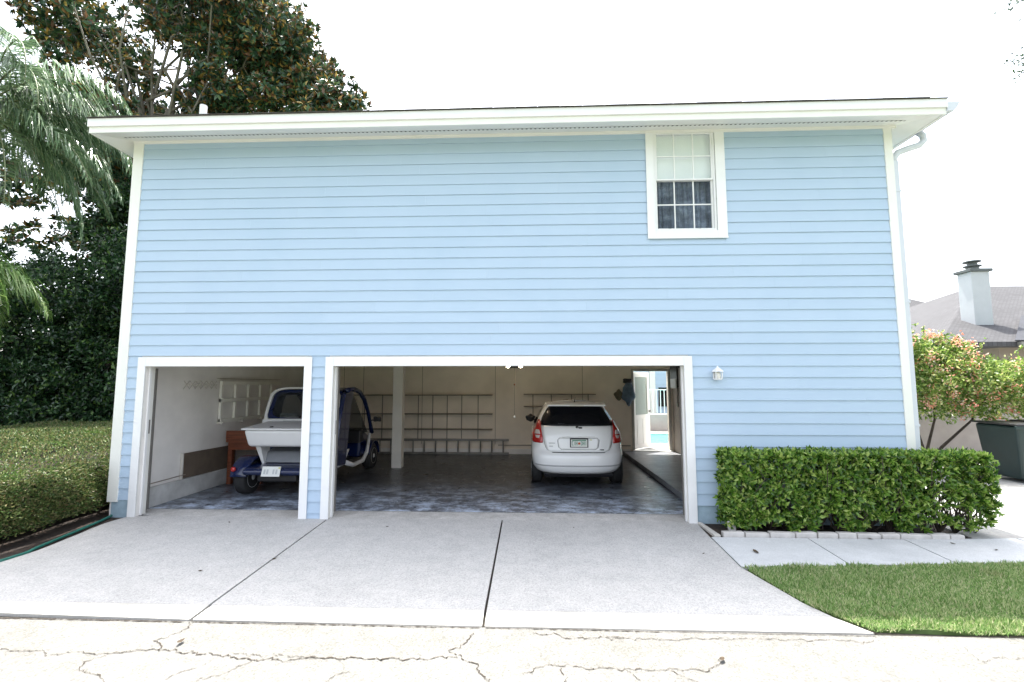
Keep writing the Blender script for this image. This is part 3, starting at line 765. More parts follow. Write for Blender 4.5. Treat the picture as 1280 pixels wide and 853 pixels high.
def ring(z, off=0, n=64):
    wv = interp(Wt, z) + off; y0 = interp(YBt, z) - off; y1 = interp(YFt, z) + off
    pts = []; yc = (y0 + y1) / 2; hy = (y1 - y0) / 2
    for i in range(n):
        a = 2 * PI * i / n
        pts.append(carpt(a, z, off))
    return pts
def carpt(a, z, off=0):
    """a: angle, 0 = rear centre (−y), + towards +x; superellipse rear end, longer straight sides"""
    wv = interp(Wt, z) + off; y0 = interp(YBt, z) - off; y1 = interp(YFt, z) + off
    s, c = math.sin(a), math.cos(a)
    cd_ = .62 if z < .66 else .62          # depth of the rounded rear corner
    ex = 2 / 3.1
    x = wv * math.copysign(abs(s) ** ex, s)
    if c >= 0: y = y0 + cd_ * (1 - abs(c) ** ex)
    else: y = y1 - .9 * (1 - abs(c) ** ex)
    return (x, y, z)
zsl = [.24, .28, .32, .38, .45, .52, .58, .61, .635, .66, .72, .80, .88, .95, 1.0, 1.06, 1.11, 1.16, 1.22, 1.28, 1.34, 1.40, 1.45, 1.48, 1.50, 1.515, 1.525, 1.53, 1.536, 1.54]
ANG = []
for i in range(88): ANG.append(-PI + 2 * PI * i / 88)
mb = MB(); n = len(ANG)
for z in zsl:
    for a in ANG: mb.v.append(carpt(a, z))
def wheelcut(x, y, z):
    for yc in (.72, 3.30):
        if abs(x) > .6 and math.hypot(y - yc, z - .30) < .36: return True
    return False
for i in range(len(zsl) - 1):
    for j in range(n):
        q = (i * n + j, i * n + (j + 1) % n, (i + 1) * n + (j + 1) % n, (i + 1) * n + j)
        c = Vector((0, 0, 0))
        for k in q: c += Vector(mb.v[k])
        c /= 4
        mb.f.append(q)
mb.f.append(tuple(range(n - 1, -1, -1))); mb.f.append(tuple(range((len(zsl) - 1) * n, len(zsl) * n)))
body = mb.build('body', 'carwhite', CAR, smooth=True)
def patch(poly_fn, za, zb, name, m, off, nz=10, na=24, thick=.012, parent=None, smooth=True):
    """shell lying on the car surface between x-limits poly_fn(z)=(x0,x1) (as rear-view x) for z in za..zb"""
    V = []; 
    for layer in (off, -thick):
        for i in range(nz + 1):
            z = za + (zb - za) * i / nz; x0, x1 = poly_fn(z)
            for j in range(na + 1):
                x = x0 + (x1 - x0) * j / na
                wv = interp(Wt, z)
                s = max(-1, min(1, x / wv)); a = math.asin(math.copysign(abs(s) ** (3.1 / 2), s))
                V.append(carpt(a, z, layer))
    k = (nz + 1) * (na + 1); F = []
    idx = lambda l, i, j: l * k + i * (na + 1) + j
    for i in range(nz):
        for j in range(na): F.append((idx(0, i, j), idx(0, i, j + 1), idx(0, i + 1, j + 1), idx(0, i + 1, j)))
    for j in range(na): F += [(idx(0, 0, j), idx(1, 0, j), idx(1, 0, j + 1), idx(0, 0, j + 1)), (idx(0, nz, j), idx(0, nz, j + 1), idx(1, nz, j + 1), idx(1, nz, j))]
    for i in range(nz): F += [(idx(0, i, 0), idx(0, i + 1, 0), idx(1, i + 1, 0), idx(1, i, 0)), (idx(0, i, na), idx(1, i, na), idx(1, i + 1, na), idx(0, i + 1, na))]
    m_ = MB(); m_.v = V; m_.f = F
    return m_.build(name, m, parent or CAR, smooth=smooth)
# tailgate: seam shell and panel
hw_ = lambda z: float(np.interp(z, [.635, .66, .70, .78, .90, 1.10, 1.12], [.44, .53, .57, .60, .625, .65, .65]))
patch(lambda z: (-hw_(z) - .012, hw_(z) + .012), .638, 1.115, 'tailgate_gap', 'seam', .003)
tg = patch(lambda z: (-hw_(z), hw_(z)), .65, 1.105, 'tailgate', 'carwhite', .012)
# plate recess and plate
ls = lambda z: float(np.interp(z, [.70, .73, .87, .90], [.30, .35, .37, .33]))
M['softgrey'] = mat('grey_white_paint', (.42, .42, .43), .4, var=.02)
patch(lambda z: (-ls(z) - .008, ls(z) + .008), .692, .903, 'recess_edge', 'softgrey', .0145, parent=tg)
patch(lambda z: (-ls(z), ls(z)), .70, .895, 'plate_recess', 'carwhite', .0165, parent=tg)
MB().box(-.30, .30, .085, .105, .905, .93).build('handle_lip', 'carwhite', tg, bevel=.008)
pl = thing('licence_plate', None, None); pl.parent = CAR; pl.location = (.01, .06, .735)
MB().box(-.165, .165, 0, .012, 0, .165).build('plate_frame', 'black', pl)
MB().box(-.147, .147, -.004, -.0005, .012, .143).build('plate_sheet', 'platewhite', pl)
pt = MB()
def letter(mb, x, kind, z0=.04, h=.07, w_=.03, y=-.006):
    t_ = .008
    if kind == 'C': mb.box(x, x + t_, y, y + .0015, z0, z0 + h).box(x + t_, x + w_, y, y + .0015, z0, z0 + t_).box(x + t_, x + w_, y, y + .0015, z0 + h - t_, z0 + h)
    if kind == 'I': mb.box(x + w_ / 2 - t_ / 2, x + w_ / 2 + t_ / 2, y, y + .0015, z0, z0 + h)
    if kind == 'D': mb.box(x, x + t_, y, y + .0015, z0, z0 + h).box(x + w_ - t_, x + w_, y, y + .0015, z0 + .006, z0 + h - .006).box(x + t_, x + w_ - t_, y, y + .0015, z0, z0 + t_).box(x + t_, x + w_ - t_, y, y + .0015, z0 + h - t_, z0 + h)
    if kind == 'H': mb.box(x, x + t_, y, y + .0015, z0, z0 + h).box(x + w_ - t_, x + w_, y, y + .0015, z0, z0 + h).box(x + t_, x + w_ - t_, y, y + .0015, z0 + h / 2 - t_ / 2, z0 + h / 2 + t_ / 2)
for x, k in ((-.132, 'C'), (-.092, 'I'), (-.062, 'H'), (.03, 'D'), (.068, 'H'), (.105, 'I')): letter(pt, x, k)
pt.build('plate_characters', 'plategreen', pl)
MB().box(-.125, .125, -.006, -.0045, .118, .136).build('plate_header', 'plategreen', pl)
MB().lathe([(.001, -.007), (.022, -.0065), (.022, -.0045), (.001, -.004)], (0, 0, .072), 'y', 14).build('plate_emblem', 'orange', pl)
MB().lathe([(.001, .0), (.012, .001), (.012, .012), (.001, .013)], (.225, .062, .87), 'y', 12).build('sticker', 'yellow', tg)
# badges: dark oval emblem, pale script left, dark script lower right
eb = MB().lathe([(.004, -.006), (.022, -.004), (.026, .004), (.004, .008)], (.03, 0, 0), 'y', 16).build('emblem', 'black', tg)
eb.scale = (1.5, 1, .75); eb.location = (.0, .160, 1.075)
MB().box(.28 + .10, .46, .092, .1, .682, .70).build('badge', 'black', tg)
MB().box(-.53, -.42, .105, .128, .80, .812).box(-.53, -.46, .105, .125, .745, .757).build('badge', 'softgrey', tg)
# rear window glass, spoiler, brake light
gw = lambda z: float(np.interp(z, [1.10, 1.16, 1.25, 1.35, 1.43, 1.46], [.67, .672, .64, .58, .525, .475]))
patch(lambda z: (-gw(z), gw(z)), 1.115, 1.462, 'rear_window', 'carglass', .010, nz=14)
sp = MB().hexa([(-.56, .33, 1.462), (.56, .33, 1.462), (.60, .85, 1.49), (-.60, .85, 1.49)], [(-.53, .335, 1.492), (.53, .335, 1.492), (.58, .85, 1.52), (-.58, .85, 1.52)]).build('spoiler', 'carwhite', CAR, bevel=.012, segs=3)
MB().box(-.13, .13, .322, .331, 1.463, 1.478).build('brake_light', 'lampclear', CAR)
# bumper step and lower lip
patch(lambda z: (-.80 if z > .45 else -.78, .80 if z > .45 else .78), .40, .424, 'bumper_crease', 'softgrey', .0025, nz=2)
MB().hexa([(-.60, .14, .20), (.60, .14, .20), (.60, .4, .20), (-.60, .4, .20)], [(-.62, .10, .262), (.62, .10, .262), (.6, .4, .262), (-.6, .4, .262)]).build('lower_valance', 'black', CAR, bevel=.01)
# taillights: red boomerang + clear centre
for s in (-1, 1):
    def f(z, s=s):
        zo_ = [.80, .83, .92, 1.03, 1.12, 1.20]
        inn = float(np.interp(z, zo_, [.645, .64, .645, .665, .67, .69])); out = float(np.interp(z, zo_, [.80, .838, .832, .79, .752, .712]))
        return (s * inn, s * out) if s > 0 else (s * out, s * inn)
    L = patch(f, .80, 1.20, 'taillight', 'lampred', .018, nz=14, na=8, thick=.01)
    def fc(z, s=s):
        inn = float(np.interp(z, [.88, .95, 1.0, 1.05], [.70, .672, .68, .70])); out = float(np.interp(z, [.88, .95, 1.0, 1.05], [.745, .775, .765, .735]))
        return (s * inn, s * out) if s > 0 else (s * out, s * inn)
    patch(fc, .955, 1.03, 'reverse_lens', 'lampclear', .0215, nz=5, na=5, thick=-.012, parent=L)
    patch(fc, .885, .935, 'reverse_lens', 'lampclear', .0215, nz=5, na=5, thick=-.012, parent=L)
# side glass (dark band along each side)
for s in (-1, 1):
    V = []; zz = [1.0, 1.08, 1.2, 1.32, 1.42]; yy = np.linspace(.95, 2.6, 14)
    m_ = MB()
    for i, z in enumerate(zz):
        for y in yy:
            yq = min(max(y, .95 + (z - 1.0) * .5), 2.95 - (z - 1.0) * 1.25)
            # find angle giving this y on side: sides are x = w * |s|^ex
            y0 = interp(YBt, z); y1 = interp(YFt, z)
            if yq < y0 + .62:
                c_ = max(0, 1 - (yq - y0) / .62) ** (3.1 / 2); a = math.acos(min(1, c_))
            elif yq > y1 - .9:
                c_ = max(0, 1 - (y1 - yq) / .9) ** (3.1 / 2); a = PI - math.acos(min(1, c_))
            else: a = PI / 2
            xs = (interp(Wt, z) + .006) * abs(math.sin(a)) ** (2 / 3.1)
            m_.v.append((s * xs, yq, z))
    ny = len(yy)
    for i in range(len(zz) - 1):
        for j in range(ny - 1): m_.f.append((i * ny + j, i * ny + j + 1, (i + 1) * ny + j + 1, (i + 1) * ny + j))
    so_ = m_.build('side_window', 'carglass', CAR); sm_ = so_.modifiers.new('s', 'SOLIDIFY'); sm_.thickness = .006
    # mirror
    mr = blob(s * .87, 2.55, 1.10, .11, .07, .085, 8).build('mirror', 'black', CAR, smooth=True)
    MB().box(min(s * .80, s * .88), max(s * .80, s * .88), 2.52, 2.58, 1.03, 1.07).build('mirror_arm', 'black', mr)
# wheels with arches
def wheel(parent, x, y, r, wd, side, rim='rim'):
    o = bpy.data.objects.new('wheel', None); col.objects.link(o); o.parent = parent; o.location = (x, y, r)
    k = r * .64
    MB().lathe([(k, -wd / 2), (r * .93, -wd / 2), (r, -wd / 2 + .02), (r, wd / 2 - .02), (r * .93, wd / 2), (k, wd / 2)], (0, 0, 0), 'x', 32).build('tyre', 'rubber', o, smooth=True)
    h = side * wd / 2
    MB().lathe([(k * 1.01, h - side * .03), (k * .98, h + side * .004), (k * .88, h - side * .012), (k * .3, h - side * .004), (k * .22, h + side * .012), (.001, h + side * .012)], (0, 0, 0), 'x', 24).build('rim', rim, o, smooth=True)
    return o
for s in (-1, 1):
    for y in (.74, 3.34):
        wheel(CAR, s * .755, y, .30, .19, s)
        ar = MB(); 
        for k in range(13):
            a = PI * k / 12; 
            for rr, xx in ((.335, .80), (.335, .856), (.365, .856), (.365, .80)): ar.v.append((s * xx, y + rr * math.cos(a), .30 + rr * math.sin(a)))
        for k in range(12):
            for q in range(4): ar.f.append((4 * k + q, 4 * k + (q + 1) % 4, 4 * k + 4 + (q + 1) % 4, 4 * k + 4 + q))
        
        MB().lathe([(.335, -.005), (.335, .005)], (s * .846, y, .30), 'x', 28).build('wheel_well', 'black', CAR)
# wiper, antenna, door handle
MB().tube([(.02, .17, 1.085), (-.05, .22, 1.135), (-.36, .235, 1.15)], .008, 6).lathe([(.02, -.02), (.024, .0), (.01, .02)], (-.02, .175, 1.09), 'y', 10).build('wiper', 'black', CAR)
MB().tube([(0, .80, 1.52), (0, .72, 1.56), (0, .60, 1.62)], [.014, .008, .004], 6).build('antenna', 'black', CAR)

# ------------------------------------------------------------------ small electric cart (rear toward the camera)
CT = thing('electric_cart', 'navy blue two seat electric cart with white cargo box on its rear', 'golf cart', (-4.28, 1.0, 0))
hwid = .72
def cx_(v): return v
# chassis / floor
MB().box(-.34, .34, .25, 3.2, .24, .36).build('chassis', 'black', CT, bevel=.02)
# rear deck: blue with rounded bumper
MB().prismx([(.10, .37), (.06, .42), (.10, .48), (.30, .51), (1.0, .53), (1.0, .37)], -.50, .50).build('rear_deck', 'cartblue', CT, bevel=.03, segs=3)
MB().hexa([(-.40, .45, .52), (.40, .45, .52), (.40, .95, .53), (-.40, .95, .53)], [(-.36, .55, .70), (.36, .55, .70), (.38, .95, .78), (-.38, .95, .78)]).build('battery_cover', 'cartgrey', CT, bevel=.03, segs=3)
# fenders
def fender(x0, x1, yc, r, name='fender', zc=.28):
    m_ = MB(); ns = 14
    for k in range(ns + 1):
        a = PI * (.02 + .93 * k / ns)
        for rr, xx in ((r, x0), (r, x1), (r + .05, x1), (r + .05, x0)): m_.v.append((xx, yc + rr * math.cos(a), zc + rr * math.sin(a)))
    for k in range(ns):
        for q in range(4): m_.f.append((4 * k + q, 4 * k + (q + 1) % 4, 4 * k + 4 + (q + 1) % 4, 4 * k + 4 + q))
    m_.f += [(0, 1, 2, 3), tuple(4 * ns + i for i in (3, 2, 1, 0))]
    return m_.build(name, 'cartblue', CT, bevel=.015, segs=2, smooth=True)
for s in (-1, 1):
    a, b = sorted((s * .46, s * .74)); fender(a, b, .48, .31)
    a, b = sorted((s * .46, s * .74)); fender(a, b, 3.05, .31)
    wheel(CT, s * .63, .48, .275, .19, 1, 'cartwhite'); wheel(CT, s * .62, 3.05, .275, .19, s, 'rimwhite' if False else 'cartwhite')
    MB().lathe([(.001, -.02), (.035, -.018), (.04, .0), (.038, .03)], (s * .685, .135, .46), 'y', 14).build('taillight', 'lampred', CT, smooth=True)
# cab side frames (profile in y,z); blue
def side_frame(x0, x1):
    # rear pillar: broad, leaning; bottom sill; A pillar arc; roof rail
    rear = [(.86, .40), (1.30, .36), (1.40, .90), (1.48, 1.45), (1.62, 1.68), (1.50, 1.76), (1.22, 1.70), (1.02, 1.30), (.90, .85)]
    MB().prismx(rear, x0, x1).build('rear_pillar', 'cartblue', CT, bevel=.02, segs=2)
    # arch from roof down to hood
    pts = [(1.35, 1.755), (1.75, 1.775), (2.05, 1.72), (2.35, 1.55), (2.60, 1.28), (2.78, 1.0), (2.88, .80)]
    m_ = MB(); xm = (x0 + x1) / 2; m_.tube([(xm, y, z) for y, z in pts], [.045, .05, .05, .045, .04, .04, .05], 8); m_.build('roof_arch', 'cartblue', CT, smooth=True)
    m_ = MB(); m_.tube([(xm, 1.34, .40), (xm, 1.8, .27), (xm, 2.35, .27), (xm, 2.60, .42), (xm, 2.75, .80)], [.05, .045, .045, .04, .03], 8); m_.build('door_sill', 'cartwhite', CT, smooth=True)
side_frame(-.68, -.60); side_frame(.655, .765)
# roof: white shell with blue underside rim
rp = [(1.30, 1.66), (1.34, 1.755), (1.75, 1.81), (2.10, 1.75), (2.12, 1.70), (1.75, 1.755)]
MB().prismx(rp, -.62, .62).build('roof', 'cartblue', CT, bevel=.03, segs=3, smooth=True)
# rear cab panel: white surround, blue inner frame and glass
def rring(w0, w1, z0, z1, t_, ya, yb, m, name, taper=.12):
    """rounded frame seen from the rear; leaning forward with height"""
    def P(u, v, yy): # u -1..1, v 0..1
        ww = w0 + (w1 - w0) * v; return (u * ww, yy + v * taper, z0 + (z1 - z0) * v)
    outer = []; inner = []
    N_ = 40
    for k in range(N_):
        a = 2 * PI * k / N_; c, s_ = math.cos(a), math.sin(a); e_ = .42
        u = math.copysign(abs(c) ** e_, c); v = .5 + .5 * math.copysign(abs(s_) ** e_, s_)
        outer.append((u, v)); inner.append((u * (1 - t_[0]), .5 + (v - .5) * (1 - t_[1])))
    V = [P(u, v, ya) for u, v in outer] + [P(u, v, ya) for u, v in inner] + [P(u, v, yb) for u, v in outer] + [P(u, v, yb) for u, v in inner]
    F = []
    for k in range(N_):
        q = (k + 1) % N_
        F += [(k, q, N_ + q, N_ + k), (2 * N_ + k, 3 * N_ + k, 3 * N_ + q, 2 * N_ + q), (k, 2 * N_ + k, 2 * N_ + q, q), (N_ + k, N_ + q, 3 * N_ + q, 3 * N_ + k)]
    m_ = MB(); m_.v = V; m_.f = F; return m_.build(name, m, CT, smooth=False), P
fr_, P_ = rring(.705, .665, 1.12, 1.82, (.075, .09), .94, .985, 'cartwhite', 'rear_surround', .24)
rring(.655, .615, 1.19, 1.775, (.12, .22), .96, 1.04, 'cartblue', 'rear_window_frame', .27)
MB().hexa([(-.60, 1.01, 1.27), (.60, 1.01, 1.27), (.60, 1.015, 1.27), (-.60, 1.015, 1.27)], [(-.56, 1.20, 1.72), (.56, 1.20, 1.72), (.56, 1.205, 1.72), (-.56, 1.205, 1.72)]).build('rear_window', 'cartglass', CT)
MB().hexa([(-.70, .92, 1.10), (.68, .92, 1.10), (.68, .96, 1.10), (-.70, .96, 1.10)], [(-.70, .96, 1.24), (.68, .96, 1.24), (.68, 1.0, 1.24), (-.70, 1.0, 1.24)]).build('rear_panel', 'cartwhite', CT, bevel=.02)
MB().box(-.30, .30, .935, .955, 1.18, 1.20).build('handle', 'cartgrey', CT, bevel=.004)
MB().hexa([(-.60, .90, .50), (.60, .90, .50), (.60, 1.0, .50), (-.60, 1.0, .50)], [(-.66, .95, 1.10), (.66, .95, 1.10), (.66, 1.04, 1.10), (-.66, 1.04, 1.10)]).build('cab_back', 'cartblue', CT, bevel=.015)
# cargo box: tapered white tub with overhanging lid
cb = MB().hexa([(-.48, .17, .825), (.48, .17, .825), (.48, .84, .825), (-.48, .84, .825)], [(-.54, .11, 1.111), (.54, .11, 1.111), (.54, .86, 1.13), (-.54, .86, 1.13)]).build('cargo_box', 'cartwhite', CT, bevel=.055, segs=5, smooth=True)
MB().hexa([(-.565, .08, 1.112), (.565, .08, 1.112), (.565, .88, 1.145), (-.565, .88, 1.145)], [(-.555, .09, 1.140), (.555, .09, 1.140), (.54, .87, 1.20), (-.54, .87, 1.20)]).build('lid', 'cartwhite', cb, bevel=.012, segs=3)
MB().lathe([(.03, 0), (.03, .012), (.018, .016), (.001, .016)], (-.10, .20, 1.152), 'z', 14).build('lock', 'black', cb)
for s in (-1, 1): MB().hexa([(s * .34 - .02, .42, .50), (s * .34 + .02, .42, .50), (s * .34 + .02, .60, .50), (s * .34 - .02, .60, .50)], [(s * .40 - .06, .35, .826), (s * .40 + .04, .35, .826), (s * .40 + .04, .65, .826), (s * .40 - .06, .65, .826)]).build('box_bracket', 'cartwhite', CT, bevel=.01)
# plate
pp = bpy.data.objects.new('licence_plate', None); col.objects.link(pp); pp.parent = CT; pp.location = (.0, .035, .365)
MB().hexa([(-.155, 0, 0), (.155, 0, 0), (.155, .01, 0), (-.155, .01, 0)], [(-.155, .05, .155), (.155, .05, .155), (.155, .06, .155), (-.155, .06, .155)]).build('plate_sheet', 'platewhite', pp, bevel=.003)
lt = MB()
for x in (-.12, -.07, .03, .08): lt.hexa([(x, .008, .04), (x + .03, .008, .04), (x + .03, .0095, .04), (x, .0095, .04)], [(x, .031, .11), (x + .03, .031, .11), (x + .03, .0325, .11), (x, .0325, .11)])
lt.build('plate_characters', 'plategrey', pp)
MB().box(.12, .15, .036, .042, .12, .145).build('sticker', 'yellow', pp)
# front body, hood, dash, windshield, seats, steering wheel, mirrors
MB().prismx([(2.55, .30), (2.60, .78), (2.90, .82), (3.30, .66), (3.44, .42), (3.40, .28)], -.56, .56).build('hood', 'cartblue', CT, bevel=.05, segs=3)
MB().hexa([(-.62, 2.86, .81), (.62, 2.86, .81), (.62, 2.87, .81), (-.62, 2.87, .81)], [(-.56, 2.06, 1.70), (.56, 2.06, 1.70), (.56, 2.07, 1.70), (-.56, 2.07, 1.70)]).build('windshield', 'cartglass', CT)
MB().prismx([(2.45, .62), (2.45, .88), (2.62, .92), (2.72, .62)], -.60, .60).build('dashboard', 'black', CT, bevel=.02)
for s in (-1, 1):
    st = MB().hexa([(s * .33 - .24, 1.35, .58), (s * .33 + .24, 1.35, .58), (s * .33 + .24, 1.85, .60), (s * .33 - .24, 1.85, .60)], [(s * .33 - .23, 1.35, .70), (s * .33 + .23, 1.35, .70), (s * .33 + .23, 1.86, .72), (s * .33 - .23, 1.86, .72)]).build('seat', 'seatgrey' if 'seatgrey' in M else 'cartwhite', CT, bevel=.04, segs=3)
    MB().hexa([(s * .33 - .22, 1.30, .70), (s * .33 + .22, 1.30, .70), (s * .33 + .22, 1.42, .70), (s * .33 - .22, 1.42, .70)], [(s * .33 - .17, 1.16, 1.33), (s * .33 + .17, 1.16, 1.33), (s * .33 + .17, 1.24, 1.33), (s * .33 - .17, 1.24, 1.33)]).build('backrest', 'cartwhite', st, bevel=.04, segs=3)
    MB().hexa([(s * .60 - .02, 1.30, .30), (s * .60 + .02, 1.30, .30), (s * .60 + .02, 1.55, .30), (s * .60 - .02, 1.55, .30)], [(s * .60 - .02, 1.3, .58), (s * .60 + .02, 1.3, .58), (s * .60 + .02, 1.85, .58), (s * .60 - .02, 1.85, .58)]).build('seat_base', 'cartwhite', CT, bevel=.01)
    mr = blob(s * .88, 2.72, 1.11, .085, .04, .06, 6).build('mirror', 'black', CT, smooth=True)
    MB().tube([(s * .70, 2.70, 1.08), (s * .86, 2.71, 1.10)], .014, 6).build('mirror_arm', 'black', mr)
sw_ = MB(); 
cpts = [(-.33 + .17 * math.cos(2 * PI * k / 24), 2.30 + .06 * math.sin(2 * PI * k / 24), 1.02 + .16 * math.sin(2 * PI * k / 24)) for k in range(25)]
sw_.tube(cpts, .013, 6).tube([(-.33, 2.3, 1.02), (-.33, 2.52, .85)], .02, 6).build('steering_wheel', 'black', CT)

# ------------------------------------------------------------------ wall lamp
wl = thing('wall_lamp', 'small white lantern beside the wide garage opening', 'wall lamp', (2.565, -.019, 1.94)); wl.scale = (.72, .8, .70)
MB().box(-.06, .06, -.02, .0, .0, .19).build('back_plate', 'white', wl, bevel=.006)
MB().lathe([(.115, .145), (.10, .165), (.06, .20), (.018, .235), (.012, .26)], (0, -.09, 0), 'z', 8).build('hood', 'white', wl)
cg = MB()
for a in range(4):
    q = PI / 4 + a * PI / 2; cg.tube([(.075 * math.cos(q), -.09 + .075 * math.sin(q), .0), (.085 * math.cos(q), -.09 + .085 * math.sin(q), .15)], .009, 6)
cg.lathe([(.07, -.015), (.08, .0), (.08, .012)], (0, -.09, 0), 'z', 8).build('cage', 'white', wl)
MB().lathe([(.05, .012), (.055, .06), (.05, .13), (.02, .14)], (0, -.09, 0), 'z', 12).build('shade', 'bulbglass', wl, smooth=True)

# ------------------------------------------------------------------ edging blocks, stray block, hose
x = 2.36; i = 0
LB = ['pale edging block first in the row beside the driveway', 'pale edging block second from the driveway', 'pale edging block third from the driveway', 'pale edging block fourth from the driveway',
      'pale edging block fifth from the driveway', 'pale edging block sixth, midway under the hedge', 'pale edging block seventh from the driveway', 'long pale edging block eighth from the driveway',
      'pale edging block ninth from the driveway', 'pale edging block tenth from the driveway', 'pale edging block last in the row under the hedge end']
wds = [.24, .27, .28, .24, .225, .20, .265, .20, .33, .20, .16]
wds = [w_ * (5.25 - 2.36) / (sum(wds) + .0) for w_ in wds]
for k, wd in enumerate(wds):
    o = MB().box(.006, wd - .006, -.045, .045, -.03, .05).build('edging_block', 'bricklight', None, bevel=.012, segs=3)
    o.location = (x, -.555 + x * .004, random.uniform(-.006, .006)); o.rotation_euler = (random.uniform(-.05, .05), random.uniform(-.03, .03), random.uniform(-.03, .03))
    tag(o, LB[k], 'edging block', 'pale edging blocks along the right flower bed'); x += wd
o = MB().box(-.045, .045, -.025, .025, -.01, .15).build('upright_block', 'bricklight', None, bevel=.008); o.location = (2.53, -.44, -.01); o.rotation_euler = (-.25, .10, .15)
tag(o, 'small white block standing tilted in the mulch left of the hedge', 'block')
hpts = arcpts([(-6.02, .10), (-5.90, -.25), (-5.77, -.8), (-5.66, -1.3), (-5.60, -1.55), (-5.72, -1.95), (-6.4, -2.40), (-7.6, -2.6)], 12)
tag(MB().tube([(x_ - .0, y_, .008) for x_, y_ in hpts], .017, 8).build('garden_hose', 'green', None, smooth=True), 'dark green garden hose curving along the left driveway edge', 'hose')
sp2 = thing('concrete_splash', 'thin pale concrete strip wedged beside the right door frame foot', 'kerb strip', (2.22, -.03, 0))
MB().prism([(.02, 0), (.07, -.02), (.11, -.56), (.03, -.56)], -.03, .02).build('strip', 'drive_band', sp2, bevel=.006)

# ------------------------------------------------------------------ wheeled bin
bn = thing('wheeled_bin', 'dark green wheeled rubbish bin on the pale pad at right', 'bin', (9.98, 3.1, 0), R(-4))
MB().hexa([(-.66, -.33, .06), (.66, -.33, .06), (.66, .45, .06), (-.66, .45, .06)], [(-.74, -.40, 1.08), (.74, -.40, 1.08), (.74, .55, 1.08), (-.74, .55, 1.08)]).build('body', 'bin', bn, bevel=.05, segs=3)
MB().hexa([(-.32, -.345, .04), (.68, -.345, .04), (.68, -.28, .04), (-.32, -.28, .04)], [(-.40, -.405, .72), (.72, -.405, .72), (.72, -.3, .72), (-.40, -.3, .72)]).build('front_panel', 'bin', bn, bevel=.02)
MB().box(-.77, -.05, -.44, .6, 1.085, 1.12).build('lid', 'binlid' if 'binlid' in M else 'black', bn, bevel=.015)
MB().box(-.03, .79, -.48, .6, 1.09, 1.145).build('lid', 'black', bn, bevel=.015)
MB().box(-.79, .79, -.44, -.40, 1.02, 1.083).build('rim', 'bin', bn, bevel=.01)
for s in (-.6, .6): MB().lathe([(.06, -.03), (.12, -.03), (.12, .03), (.06, .03)], (s, .50, .12), 'x', 18).build('wheel', 'rubber', bn)
em = MB().lathe([(.02, -.003), (.04, -.003), (.04, .003), (.02, .003)], (0, 0, 0), 'y', 14).build('emblem', 'platewhite', bn); em.location = (.22, -.408, .88)
MB().box(.12, .4, -.412, -.404, .73, .77).build('emblem_bar', 'plategrey', bn)

# ------------------------------------------------------------------ neighbour house
NH = thing('neighbour_house', 'beige single storey neighbour house with grey shingle roof at right', 'house')
MB().box(16.8, 32, 10.9, 24, -.05, 3.3).build('wall', 'stucco', NH)
def hip(x0, x1, y0, y1, z0, z1, inset, name, m, parent):
    ym = (y0 + y1) / 2
    return MB().add([(x0, y0, z0), (x1, y0, z0), (x1, y1, z0), (x0, y1, z0), (x0, y0, z0 + .15), (x1, y0, z0 + .15), (x1, y1, z0 + .15), (x0, y1, z0 + .15), (x0 + inset, ym, z1), (x1 - inset, ym, z1)],
                    [(3, 2, 1, 0), (0, 1, 5, 4), (1, 2, 6, 5), (2, 3, 7, 6), (3, 0, 4, 7), (4, 5, 9, 8), (6, 7, 8, 9), (5, 6, 9), (7, 4, 8)]).build(name, m, parent)
hip(14.2, 34, 10.2, 26, 3.2, 6.9, 8.5, 'roof', 'nroof', NH)
MB().box(16.75, 32, 10.05, 10.19, 3.16, 3.34).build('gutter', 'alu', NH)
hip(17.5, 30, 22, 34, 5.0, 8.6, 5, 'rear_roof', 'nroof', NH)
ch = bpy.data.objects.new('chimney', None); col.objects.link(ch); ch.parent = NH
M['chimneypaint'] = mat('greyed_white_paint', (.42, .44, .46), .7, var=.04)
MB().box(17.08, 17.76, 12.0, 12.6, 3.6, 6.25).build('stack', 'chimneypaint', ch, bevel=.01)
MB().hexa([(16.6, 10.1, 3.40), (32, 10.1, 3.40), (32, 10.12, 3.37), (16.6, 10.12, 3.37)], [(19.4, 12.6, 4.60), (32, 12.6, 4.60), (32, 12.62, 4.57), (19.4, 12.62, 4.57)]).build('screen_roof', 'screen', NH)
MB().box(17.0, 17.84, 11.92, 12.68, 6.25, 6.36).build('crown', 'copper', ch, bevel=.01)
MB().lathe([(.2, 0), (.2, .12), (.28, .14), (.28, .18), (.16, .2), (.16, .30), (.28, .32), (.28, .36), (.05, .40)], (17.42, 12.3, 6.36), 'z', 18).build('cap', 'copper', ch)
nw = thing('garden_wall', 'pale stucco garden wall behind the flowering shrub', 'wall')
MB().box(7.2, 16.7, 6.0, 6.2, -.05, 1.25).build('wall_panel', 'whitestucco', nw)
MB().box(7.15, 16.75, 5.95, 6.25, 1.25, 1.32).build('coping', 'whitestucco', nw, bevel=.01)

